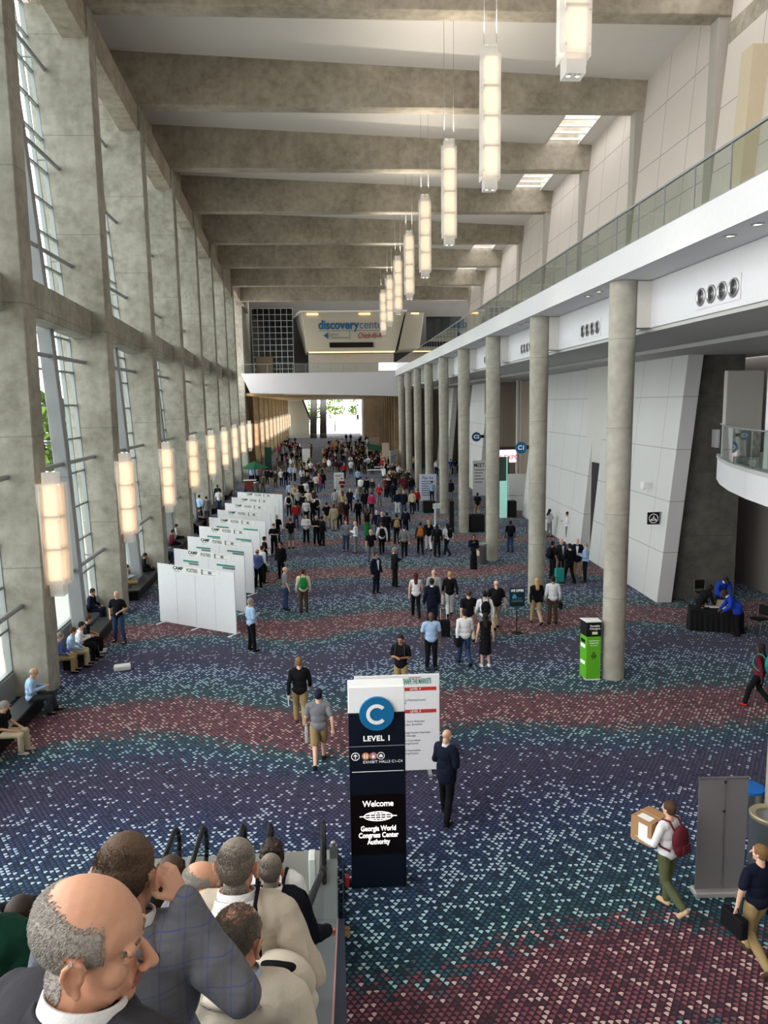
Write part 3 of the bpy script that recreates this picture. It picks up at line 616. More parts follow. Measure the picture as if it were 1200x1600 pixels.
MB().box(.16,.32,-.009,-.006,1.38,1.46).build('battery_symbol',mat('symbol cream','#d8e2b0'),T)
for s,z,sz in (('Convenient to',1.19,.05),('Charge & Go',1.12,.05),('Rent one here',1.05,.035)): lettering('kiosk_lettering',s,sz,(.22,-.003,z),(PI/2,0,0),M_let,T)
b=MB(); ring(b,(.22,.72),.07,.05,-.003); disc(b,(.2,.72),.02,-.003,12); disc(b,(.245,.72),.02,-.003,12); b.box(.17,.27,-.005,-.003,.82,.84); b.build('charger_symbol',M_black,T)
for z in (.45,.95,1.1):
    b=MB(); b.poly([(-.012,.08,z),(-.052,.34,z),(-.056,.34,z),(-.016,.08,z),(-.012,.08,z+.1),(-.052,.34,z+.1),(-.056,.34,z+.1),(-.016,.08,z+.1)],[(0,3,2,1),(4,5,6,7),(0,1,5,4),(1,2,6,5),(2,3,7,6),(3,0,4,7)]); b.build('side_print',M_let if z!=1.1 else M_black,T)
M_tealk=mat('sign dark teal','#0d2b36',.5)
T=thing('stand_sign','dark teal notice on a thin black pole, white words WE OFFER','sign',(6.3,25.9,0),0)
MB().box(-.27,.27,-.03,0,.98,1.65).build('sign_panel',M_tealk,T,bevel=.006); MB().tube((0,.02,0),(0,.02,1.6),.02,8).build('pole',M_black,T)
MB().lathe((0,.02,0),[(.2,0),(.2,.012),(.02,.02)],24).build('base_plate',M_black,T)
lettering('sign_lettering','WE OFFER',.13,(0,-.034,1.55),(PI/2,0,0),M_let,T,sx=.75,bold=.003)
b=MB(); b.box(-.18,-.02,-.036,-.03,1.27,1.36); b.box(-.15,-.05,-.036,-.03,1.36,1.42); b.box(.02,.16,-.036,-.03,1.27,1.29); b.build('cart_picture',mat('print cyan','#3d8fae'),T)
for z in (1.20,1.15): MB().box(-.2,.2,-.034,-.03,z,z+.018).build('printed_line',M_gink,T)
# ---------------------------------------------------------------- blade signs
def blade(label,txt,loc,r=.41):
    T=thing('blade_sign',label,'sign',loc,0,None)
    o=MB().lathe((0,0,0),[(r,-.05),(r,.05)],40).build('disc',M_blue,T); o.rotation_euler=(PI/2,0,0); smooth_by_angle(o)
    MB().cbox((r+.12,0,.03),(.3,.09,.26)).build('bracket',M_black,T)
    lettering('sign_lettering',txt,.42,(0,-.054,0),(PI/2,0,0),M_let,T,bold=.012)
blade('round blue blade sign reading C1 on the leaning wall','C1',(13.1,53.1,4.9)); blade('round blue blade sign reading C2 farther down the right side','C2',(12.72,67.97,5.05))
# restroom / cloakroom blade and cctv camera on the near white block
T=thing('wall_sign','square black blade sign with a white hanger symbol on the white leaning wall','sign',at(1024,820,3.55),0)
T.location=(13.0,29.95,3.35)
MB().cbox((-.16,0,0),(.5,.06,.5)).build('panel',M_black,T,bevel=.02); MB().cbox((.14,0,0),(.1,.1,.52)).build('bracket',M_steel,T)
b=MB(); ring(b,(-.16,.0),.19,.17,-.034); b.path([(-.28,-.036,-.07),(-.04,-.036,-.07),(-.16,-.036,.03),(-.28,-.036,-.07)],.014,6); b.path([(-.16,-.036,.03),(-.16,-.036,.08),(-.13,-.036,.1)],.011,6); b.build('hanger_symbol',M_let,T)
T=thing('security_camera','small white dome camera on a wall arm above the hanger sign','camera',(12.98,31.2,4.45))
MB().tube((.3,0,.2),(-.05,0,.25),.05,10).build('arm',M_pw,T); MB().lathe((-.08,0,0),[(.001,-.1),(.07,-.07),(.1,0),(.1,.22),(.03,.27)],16).build('dome',M_pw,T,smooth=True)
# ---------------------------------------------------------------- curved mezzanine on the right
cur=[(13.2,25.68),(12.44,23.98),(11.81,22.22),(11.28,20.26),(10.99,18.75),(10.75,16.8),(10.65,14.5)]
cur2=[(16.5,26.6),(13.75,26.3),(13.4,26.05)]+cur
T=thing('mezzanine','white curved mezzanine balcony on the right with glass rail','balcony')
pts=[(x,y,5.36) for x,y in cur2]+[(17.8,14.5,5.36),(17.8,26.6,5.36)]
MB().prism(pts,(0,0,.74)).build('curved_fascia',M_white,T)
MB().prism([(x-.03,y,6.101) for x,y in cur2]+[(17.8,14.5,6.101),(17.8,26.6,6.101)],(0,0,.1)).build('deck_edge',M_grey,T)
gb=MB()
for a,b in zip(cur2[1:],cur2[2:]):
    gb.hexa([(a[0]+.06,a[1],6.2),(a[0]+.075,a[1],6.2),(b[0]+.075,b[1],6.2),(b[0]+.06,b[1],6.2),(a[0]+.06,a[1],7.22),(a[0]+.075,a[1],7.22),(b[0]+.075,b[1],7.22),(b[0]+.06,b[1],7.22)])
gb.build('curved_glass',M_rail,T)
MB().path([(x+.067,y,7.25) for x,y in cur2[1:]],.025,8).build('handrail',M_steel,T)
for k in (2,4,5,7): x,y=cur2[k]; MB().box(x+.055,x+.08,y-.012,y+.012,6.2,7.22).build('glass_joint',M_steel,T)
for a,b,c,d,z0,z1,nm in ((12.75,14.0,24.4,24.6,6.205,9.0,'mezzanine partition'),):
    tag(MB().box(a,b,c,d,z0,z1).build('partition_panel',mat('partition grey','#a7a5a0',.7),bevel=.02),'plain grey partition panel standing on the curved mezzanine','panel')
tag(MB().box(11.62,11.8,19.9,20.1,6.205,9.05).box(11.8,13.0,19.95,20.05,8.75,9.05).box(11.8,13.0,19.98,20.02,6.6,8.75).build('glazed_screen',M_white),'white framed glazed screen at the right edge on the mezzanine','screen')
tag(MB().box(15.0,15.9,29.2,29.7,6.2,6.9).build('duct_box',M_grey),'small grey box on the dark concrete wall beside the mezzanine','box')
# ---------------------------------------------------------------- discovery centre pod
M_pod=mat('pod cream','#b9b4a2',.6); M_slate=mat('print slate blue','#1f5d8c'); M_mar=mat('print maroon','#8f1f2a')
T=thing('exhibit_pod','cream overhanging pod with discoverycenter lettering above the bridge','building')
def hz(x0,x1,x2,x3,y0,y1,z0,z1,tip=0): return [(x0,y0+tip,z0),(x1,y0+tip,z0),(x1,y1,z0),(x0,y1,z0),(x2,y0,z1),(x3,y0,z1),(x3,y1,z1),(x2,y1,z1)]
MB().poly([(-3.0,97.2,14.6),(8.0,97.2,14.6),(8.0,103.9,14.6),(-3.4,103.9,14.6),(-3.5,97.0,19.3),(9.2,97.0,19.3),(9.2,103.9,19.3),(-4.6,103.9,19.3)],[(0,3,2,1),(4,5,6,7),(0,1,5,4),(1,2,6,5),(2,3,7,6),(3,0,4,7)]).build('front_shell',M_pod,T,bevel=.04)
MB().poly([(-3.7,96.9,19.31),(9.4,96.9,19.31),(9.4,103.9,19.31),(-4.9,103.9,19.31),(-3.75,96.9,19.5),(9.5,96.9,19.5),(9.5,103.9,19.5),(-5,103.9,19.5)],[(0,3,2,1),(4,5,6,7),(0,1,5,4),(1,2,6,5),(2,3,7,6),(3,0,4,7)]).build('roof_rim',M_pw,T)
MB().box(-.2,5.2,97.0,97.15,15.05,15.65).build('ticker_screen',M_scr,T)
lettering('pod_lettering','discovery',1.5,(.95,96.98,17.75),(PI/2+.03,0,0),M_slate,T,bold=.045,sx=.86)
lettering('pod_lettering','center',1.5,(5.2,96.98,17.75),(PI/2+.03,0,0),M_slate,T,bold=-.008,sx=.86)
MB().box(-1.5,7.0,97.03,97.06,17.05,17.1).box(2.3,2.35,97.05,97.08,16.0,17.05).build('rule',M_slate,T)
for s,z in (('Junior',16.65),('Achievement',16.25)): lettering('pod_lettering',s,.42,(.0,97.0,z),(PI/2+.03,0,0),M_gink,T,align='LEFT',bold=.006)
b=MB()
for k in range(3):
    b.prism([(.1+.0,97.0,16.5),(.65,97.0,16.9),(.65,97.0,16.1)] if k==0 else ([(.4,96.99,16.7),(.62,96.99,16.55),(.4,96.99,16.45)] if k==1 else [(.4,96.99,16.55),(.62,96.99,16.4),(.4,96.99,16.3)]),(0,.03,0))
b.build('triangle_emblem',M_slate,T).location=(-1.0,0,0)
lettering('pod_lettering','Chick-fil-A',.95,(4.75,97.0,16.45),(PI/2+.03,0,0),M_mar,T,bold=.01,sx=.72,shear=.25)
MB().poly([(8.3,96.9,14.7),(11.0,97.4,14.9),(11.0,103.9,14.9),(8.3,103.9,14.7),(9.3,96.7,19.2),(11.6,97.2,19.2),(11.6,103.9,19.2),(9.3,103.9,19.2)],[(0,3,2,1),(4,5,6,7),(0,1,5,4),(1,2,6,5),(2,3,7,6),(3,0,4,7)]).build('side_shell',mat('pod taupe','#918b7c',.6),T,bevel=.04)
for x in (-2.2,4.2,10.2): MB().box(x-.7,x+.7,96.85,96.99,19.0,19.15).build('cove_lamp',M_cove,T)
MB().box(-2.8,7.9,97.6,97.8,14.45,14.58).build('cove_strip',M_cove,T)
MB().box(-2.9,7.9,99.0,99.1,11.86,14.4).build('curtain_glass_wall',mat('pale pleated wall','#a8a7a3',.5,var=.15,vscale=3),T)
T=thing('grid_window','dark glazed grid wall left of the cream pod','window wall')
MB().box(-9.9,-4.8,100.05,100.1,11.9,20.2).build('dark_glass',mat('dark glass','#0e1416',.08,spec=.6),T)
b=MB()
for k in range(8): b.box(-9.9+.73*k-.018,-9.9+.73*k+.018,99.95,100.05,11.9,20.2)
for k in range(12): b.box(-9.9,-4.8,99.95,100.05,11.9+.75*k-.018,11.9+.75*k+.018)
b.build('white_grid',M_pw,T)
MB().box(-9.5,-7.4,99.5,99.9,11.9,14.2).build('lobby_box',mat('lobby bronze','#6d5f4d'),T)
tag(MB().box(5.6,8.0,93.05,93.09,12.0,12.95).build('lit_notice',lamp('lit notice white','#f4f4ff',.9)),'bright white notice hung on the bridge balustrade','sign')
tag(MB().box(12.2,17,99.9,100,11.85,19).build('dark_glazing',mat('dark glass','#0e1416',.08)),'dark glazed wall right of the cream pod behind the gallery','window wall')
# ---------------------------------------------------------------- far end: exit, escalators, outside
M_wfar=mat('far white wall','#e3e4e6',.7)
MB().box(7.5,8.2,200,250,0,14).build('wall_far_right',M_wfar,kind='structure')
MB().box(-16.5,-6.5,206,207,0,9.3).build('wall_far_left',M_offw,kind='structure')
T=thing('escalator_bank','pair of dark escalators climbing beside the far exit','escalator',(-3.6,188,0))
for x in (-2.0,.4):
    MB().poly([(x,0,0),(x+1.6,0,0),(x+1.6,16,8.6),(x,16,8.6),(x,0,.8),(x+1.6,0,.8),(x+1.6,16,9.4),(x,16,9.4)],[(0,3,2,1),(4,5,6,7),(0,1,5,4),(1,2,6,5),(2,3,7,6),(3,0,4,7)]).build('truss',mat('escalator dark','#3a3833',.5),T)
    for q in (x,x+1.55): MB().poly([(q,0,.8),(q+.05,0,.8),(q+.05,16,9.4),(q,16,9.4),(q,0,1.7),(q+.05,0,1.7),(q+.05,16,10.3),(q,16,10.3)],[(0,3,2,1),(4,5,6,7),(0,1,5,4),(1,2,6,5),(2,3,7,6),(3,0,4,7)]).build('balustrade',mat('escalator side','#6d6c66',.4),T)
T=thing('stair_wall','sloping cream stair wall left of the far escalators','wall')
MB().prism([(-13,190,0),(-5.8,190,0),(-5.8,190,5.5),(-7.3,190,9.2),(-13,190,9.2)],(0,.4,0)).build('wall_face',mat('stair cream','#c9c4b4'),T)
MB().prism([(-7.4,189.8,9.25),(-5.7,189.8,4.6),(-5.4,189.8,4.7),(-7.0,189.8,9.25)],(0,.3,0)).build('dark_rail',M_black,T)
T=thing('crowd_rail','long silver rail fence before the far stair wall','fence',(-13,182,0))
MB().box(0,16,-.03,.03,1.15,1.22).build('top_rail',M_chrome,T)
for k in range(14): MB().box(k*1.23-.02,k*1.23+.02,-.02,.02,0,1.15).build('post',M_chrome,T)
tag(MB().box(-.5,9.5,226,226.6,3.6,5.0).box(-.5,9.5,226,226.6,7.6,8.6).box(7,7.5,226,226.6,0,8).build('outside_walkway',M_wfar),'pale concrete walkway outside the far exit','walkway')
# trees outside
def leaf_mat(nm,a,b):
    n=NT(nm); return n.done(n.ramp(n.noise(1.6,4),[(.35,g(a)),(.65,g(b))]),.9)
M_leaf=leaf_mat('sunny leaves','#47661f','#8fae4a'); M_bark=mat('bark','#5a4a3c')
def tree(loc,h,r,label,seed):
    rr=random.Random(seed); T=thing('tree',label,'tree',loc,0,'trees outside the hall')
    MB().tube((0,0,0),(0,0,h*.6),.18,8,.1).build('trunk',M_bark,T)
    b=MB()
    for k in range(420):
        d=Vector((rr.gauss(0,1),rr.gauss(0,1),rr.gauss(0,1))).normalized()*r*rr.random()**.4; c=Vector((0,0,h*.66))+Vector((d.x,d.y,d.z*1.15))
        e=Euler((rr.random()*6,rr.random()*6,0)).to_matrix(); s=rr.uniform(.25,.6)
        for ee in range(2):
            v=[c+e@Vector(q)*s for q in ((-.5,0,-.5),(.5,.1,-.4),(.45,0,.5),(-.4,.15,.4))]; b.poly(v,[(0,1,2,3)]); e=e@Euler((1.3,.9,0)).to_matrix()
    b.build('crown',M_leaf,T)
tree((-15.2,41,-.1),9.5,2.6,'leafy tree outside the glass, seen beside the nearest lantern',1); tree((.6,236,0),11,3.3,'bright green tree outside the far exit, left one',2); tree((7.6,240,0),10,3.0,'bright green tree outside the far exit, right one',3); tree((-6.5,240,0),9,3.2,'lower green tree beyond the far escalators',4); tree((-24,60,-.1),6,2.4,'small tree outside the windows farther down',5)
# ---------------------------------------------------------------- hall booths and furniture
def board(name,label,loc,w,h,m,rz=0,cat='sign',hdr=None,lines=0,lm=None,group=None,t=.05):
    T=thing(name,label,cat,loc,rz,group); MB().box(-w/2,w/2,-t/2,t/2,.03,h).build('panel',m,T,bevel=.005)
    MB().box(-w/2-.03,w/2+.03,-.2,.2,0,.028).build('base',M_steel,T)
    if hdr: lettering('sign_lettering',hdr,h*.16,(0,-t/2-.004,h*.86),(PI/2,0,0),lm or M_ink,T,bold=.004,sx=.8)
    for k in range(lines): MB().box(-w*.36,w*(.38-.12*(k%3)),-t/2-.006,-t/2,h*(.72-.085*k),h*(.735-.085*k)+.03).build('printed_line',lm or M_gink,T)
    return T
M_banner=mat('banner pale blue','#cfd6e6',.6); M_pblue=mat('print blue','#33538f')
board('event_banner','tall white and blue banner beside the fifth round column',(7.75,63.2,0),1.42,2.25,M_banner,hdr='Plan the',lines=7,lm=M_pblue)
board('event_banner','white notice board in the middle of the hall behind a man in dark red',(.4,67.9,0),.86,2.1,M_board,hdr='INFO',lines=6)
board('event_banner','pale latticed board left of the far crowd',(-3.4,95.8,0),1.0,2.7,M_offw,lines=0)
board('event_banner','tan upright banner far down the hall centre',(.2,125,0),.9,2.1,mat('banner tan','#c5a26a'))
board('event_banner','slanted white poster wall right of the crowd',(7.0,90,0),3.6,2.7,M_board,rz=1.25,lines=4,lm=M_pblue)
board('event_banner','white sign with navy letters CA beyond the poster wall',(8.9,98.4,0),1.2,2.0,M_board,hdr='CA',lm=M_slate).scale=(1,1,1)
board('event_banner','white board with grey heading leaning at the C2 wall',(12.6,66,0),1.15,3.1,M_board,hdr='MEET',lines=5)
board('event_banner','dark green upright banner by the left window wall',(-8.2,97,0),.85,2.9,mat('banner green','#163a2c'))
board('event_banner','pale pink upright sign before the brown fins, near one',(6.55,97,0),.9,3.2,mat('sign blush','#cdb7a6'))
board('event_banner','pale upright sign before the brown fins, far one',(6.3,118,0),1.6,3.0,mat('sign blush','#cdb7a6'))
# entrance booth by C1
T=thing('registration_booth','mint and white registration booth below the C1 sign','booth')
M_mint=mat('mint glow','#a9e2d4',.5,emit=.25,ecol='#a9e2d4')
MB().box(13.0,14.3,56.4,56.6,0,1.1).box(13.0,14.3,56.4,56.6,1.15,2.75).build('white_wall',M_pap,T)
tag(MB().box(11.6,12.1,52.9,53.1,0,2.6).build('mint_arch',M_mint),'glowing mint green upright arch panel at the C1 entrance','panel'); MB().box(12.1,13.1,56.8,57.2,0,4.0).build('mint_panel',mat('booth slate','#47564f'),T); MB().box(12.9,12.96,56.6,56.8,0,4.0).build('mint_edge',M_mint,T)
tag(MB().box(12.15,12.8,53.0,53.7,0,1.15).build('counter',M_black,bevel=.02),'small black counter beside the mint arch','counter')
T=thing('led_banner','pink and white led banner hanging in the C1 entrance','screen'); MB().box(12.95,14.4,59.9,60.0,3.35,4.35).build('screen',lamp('pink screen','#ffd7e0',.9),T); lettering('screen_lettering','C1 EXPO',.5,(13.65,59.88,3.75),(PI/2,0,0),mat('print rose','#c85a74'),T)
MB().box(13.2,13.22,59.9,59.92,4.6,9.85).box(14.2,14.22,59.9,59.92,4.6,9.85).build('hanging_rods',M_steel,T); MB().box(12.9,14.45,59.88,60.02,4.36,4.6).build('hood',mat('hood slate','#3a4146'),T)
tag(MB().box(14.6,15.2,56.2,56.5,3.0,4.2).box(14.7,14.72,56.3,56.32,4.2,9.85).box(15.08,15.1,56.3,56.32,4.2,9.85).build('hanging_screen',lamp('pink screen','#ffd7e0',.9)),'small pink lit panel hanging beside the led banner','screen')
MB().box(14.9,15.05,62,62.2,0,9.9).build('trim_7',M_offw,kind='structure'); MB().box(15.2,15.3,62,62.2,0,9.9).build('trim_8',M_offw,kind='structure')
# green market umbrella, cart, coffee bin
T=thing('market_umbrella','dark green market umbrella by the coffee cart at the windows','umbrella',(-7.6,74.5,0))
MB().lathe((0,0,2.1),[(1.35,0),(1.32,.06),(.7,.4),(.02,.7)],8).build('canopy',mat('umbrella green','#1e5a3c',.8),T); MB().tube((0,0,0),(0,0,2.8),.03,8).build('pole',M_bark,T)
T=thing('coffee_cart','small dark red coffee cart under the green umbrella','cart',(-7.9,73.4,0)); MB().box(-.6,.4,-.4,.4,.15,1.05).build('body',mat('cart red','#6d3128'),T,bevel=.02); MB().box(-.7,.5,-.5,.5,1.051,1.1).build('worktop',M_offw,T)
for x in (-.5,.3): o=MB().lathe((0,0,0),[(.14,-.03),(.14,.03)],16).build('wheel',M_rubber,T); o.rotation_euler=(PI/2,0,0); o.location=(x,-.44,.14)
bin_((-7.35,72.6,0),.25,.95,'steel bin standing before the red coffee cart',M_chrome)
# green roofed stall and white tables, right of the crowd
T=thing('market_stall','stall with sloping green roof right of the crowd','stall',(5.9,105,0))
MB().poly([(-1.3,0,2.0),(1.3,0,1.6),(1.3,2,2.2),(-1.3,2,2.6),(-1.3,0,2.05),(1.3,0,1.65),(1.3,2,2.25),(-1.3,2,2.65)],[(0,3,2,1),(4,5,6,7),(0,1,5,4),(1,2,6,5),(2,3,7,6),(3,0,4,7)]).build('green_roof',mat('stall green','#3f8f77'),T)
for x,y,z in ((-1.25,.05,2.0),(1.25,.05,1.6),(-1.25,1.95,2.6),(1.25,1.95,2.2)): MB().tube((x,y,0),(x,y,z),.04,6).build('post',M_pw,T)
for k,(x,y) in enumerate(((4.6,86.0),(6.2,87.2),(5.6,90))):
    T=thing('folding_table','white covered table right of the crowd, %s'%('nearest of three','middle one of three','farthest of three')[k],'table',(x,y,0),0,'white tables right of the crowd')
    MB().box(-.9,.9,-.38,.38,.72,.76).build('tabletop',M_pap,T)
    for sx in (-.8,.8):
        for sy in (-.3,.3): MB().tube((sx,sy,0),(sx,sy,.72),.02,6).build('leg',M_steel,T)
# registration table with black cloth, right
def folds(w,d,h,n=64,amp=.018,seed=1):
    rr=random.Random(seed); b=MB(); P=[]
    per=[]
    for k in range(n):
        s=k/n*2*(w+d)
        if s<w: p=(-w/2+s,-d/2,0,-1)
        elif s<w+d: p=(w/2,-d/2+s-w,1,0)
        elif s<2*w+d: p=(w/2-(s-w-d),d/2,0,1)
        else: p=(-w/2,d/2-(s-2*w-d),-1,0)
        per.append(p)
    T1=[b.b.verts.new((x,y,h)) for x,y,_,_ in per]; off=[amp*math.sin(k*1.9)+rr.uniform(0,amp) for k in range(n)]
    B1=[b.b.verts.new((x+nx*(o+.03),y+ny*(o+.03),.01)) for (x,y,nx,ny),o in zip(per,off)]
    for k in range(n): b.b.faces.new((T1[k],T1[(k+1)%n],B1[(k+1)%n],B1[k]))
    b.b.faces.new(T1); return b
T=thing('draped_table','table under a pleated black cloth at the dark concrete wall','table',(13.35,25.6,0),-.35)
folds(1.75,.75,.76,96).build('tablecloth',mat('black cloth','#111013',.85),T)
for k,(x,y,c,lb) in enumerate(((13.05,25.9,'#e9e3c8','cream papers on the black table'),(13.35,25.75,'#e8e8e8','stack of white papers in the middle of the black table'),(13.62,25.55,'#f0f0f0','white sheets near the right end of the black table'))):
    tag(MB().cbox((x,y,.775+.0),(.3,.22,.025),Euler((0,0,-.35+k*.2)).to_matrix()).build('paper_stack',mat('paper '+c,c,.7)),lb,'papers')
def chair(loc,rz,label):
    T=thing('stacking_chair',label,'chair',loc,rz)
    MB().box(-.23,.23,-.22,.22,.42,.47).build('seat',M_black,T,bevel=.015); MB().box(-.22,.22,.2,.24,.56,.92).build('backrest',M_black,T,bevel=.015)
    for sx in (-.23,.23):
        MB().path([(sx,-.24,0),(sx,-.2,.43),(sx,.2,.43),(sx,.24,.93)],.013,6).build('side_frame',M_chrome,T); MB().tube((sx,.26,0),(sx,.16,.43),.013,6).build('leg',M_chrome,T)
chair((14.55,29.0,0),.1,'black chair with chrome frame standing against the dark concrete wall'); chair((14.75,25.2,0),-1.2,'black chair right of the draped table')
# speakers, cases near columns
tag(MB().cbox((7.0,56.5,.45),(.9,.6,.9)).build('equipment_case',M_black,bevel=.05),'black case standing by the fifth round column','case'); tag(MB().cbox((8.9,47.6,.55),(1.0,.7,1.1)).build('equipment_case',M_black,bevel=.08),'tall black draped case right of the fourth round column','case')
tag(MB().cbox((7.3,47.4,1.0),(.3,.3,2.0)).build('loudspeaker_stack',M_black,bevel=.03),'slim black loudspeaker stack left of the fourth round column','speaker')
T=thing('easel_sign','small white easel sign before the loudspeaker stack','sign',(6.6,50,0)); MB().box(-.05,.05,-.05,.05,0,1.3).build('stem',M_pw,T); MB().cbox((.1,-.05,1.35),(.5,.05,.35),Euler((.3,0,0)).to_matrix()).build('head',M_pw,T); MB().cbox((0,0,.02),(.6,.4,.04)).build('foot',M_pw,T)
tag(bin_((7.35,37.9,0),.28,1.0,'square-topped grey bin beside the third round column',M_steel),None)
# benches along the windows
for i in range(0,8):
    y0=fin_y(i,0)+.2; x=fin_x(i)
    if i in(0,1,2,3,4,5):
        T=thing('window_bench','long black bench under the windows behind the %s concrete fin'%ORD[i],'bench',(x-.17,y0+1.0,0),.026,'black benches under the windows')
        MB().box(-.25,.27,0,4.6,.36,.45).build('seat_pad',mat('bench black','#121215',.5),T,bevel=.02); MB().box(-.2,.2,.1,4.5,0,.359).build('plinth',M_black,T)
T=thing('window_bench','black bench at the left picture edge under the nearest window','bench',(-8.2,16.2,0),.02,'black benches under the windows')
MB().box(-.25,.27,0,4.6,.36,.45).build('seat_pad',mat('bench black','#121215'),T,bevel=.02); MB().box(-.2,.2,.1,4.5,0,.359).build('plinth',M_black,T)
# ---------------------------------------------------------------- people: volumes fused into one skin
def cap(b,a,c,ra,rc,n=12):
    a=Vector(a);c=Vector(c); L=(c-a).length
    bmesh.ops.create_icosphere(b,subdivisions=2,radius=ra,matrix=Matrix.Translation(a)); bmesh.ops.create_icosphere(b,subdivisions=2,radius=rc,matrix=Matrix.Translation(c))
    if L>1e-4:
        q=(c-a).to_track_quat('Z','Y').to_matrix().to_4x4()
        bmesh.ops.create_cone(b,cap_ends=True,segments=n,radius1=ra,radius2=rc,depth=L,matrix=Matrix.Translation((a+c)/2)@q)
def ell3(b,c,r,rot=None):
    M=Matrix.Translation(Vector(c))@((rot.to_4x4()) if rot else Matrix())@Matrix.Diagonal((*r,1))
    bmesh.ops.create_icosphere(b,subdivisions=3,radius=1,matrix=M)
def fuse(b,vox,smooth=2,name='skin'):
    me=D.meshes.new('t'); b.to_mesh(me); b.free(); o=D.objects.new('t',me); C.objects.link(o)
    r=o.modifiers.new('r','REMESH'); r.mode='VOXEL'; r.voxel_size=vox; r.use_smooth_shade=True
    if smooth: s=o.modifiers.new('s','SMOOTH'); s.factor=.6; s.iterations=smooth
    dg=bpy.context.evaluated_depsgraph_get(); m2=D.meshes.new_from_object(o.evaluated_get(dg)); m2.name=name
    D.objects.remove(o); D.meshes.remove(me)
    for p in m2.polygons: p.use_smooth=True
    return m2
V=Vector
def rumple(me,amp=.006):
    nrm=[tuple(v.vector) for v in me.vertex_normals]; out=[]
    for v,nn in zip(me.vertices,nrm):
        q=v.co.copy(); f=noise.noise(q*7)+.6*noise.noise(V((q.x*16,q.y*16,q.z*9))+V((3,1,2))); r=1-abs(noise.noise(V((q.x*9,q.y*9,q.z*5))+V((7,7,7))))*2.2
        q+=V(nn)*(f*amp+max(0,r)*amp*.9); out+=(q.x,q.y,q.z)
    me.vertices.foreach_set('co',out); me.update()
    return me
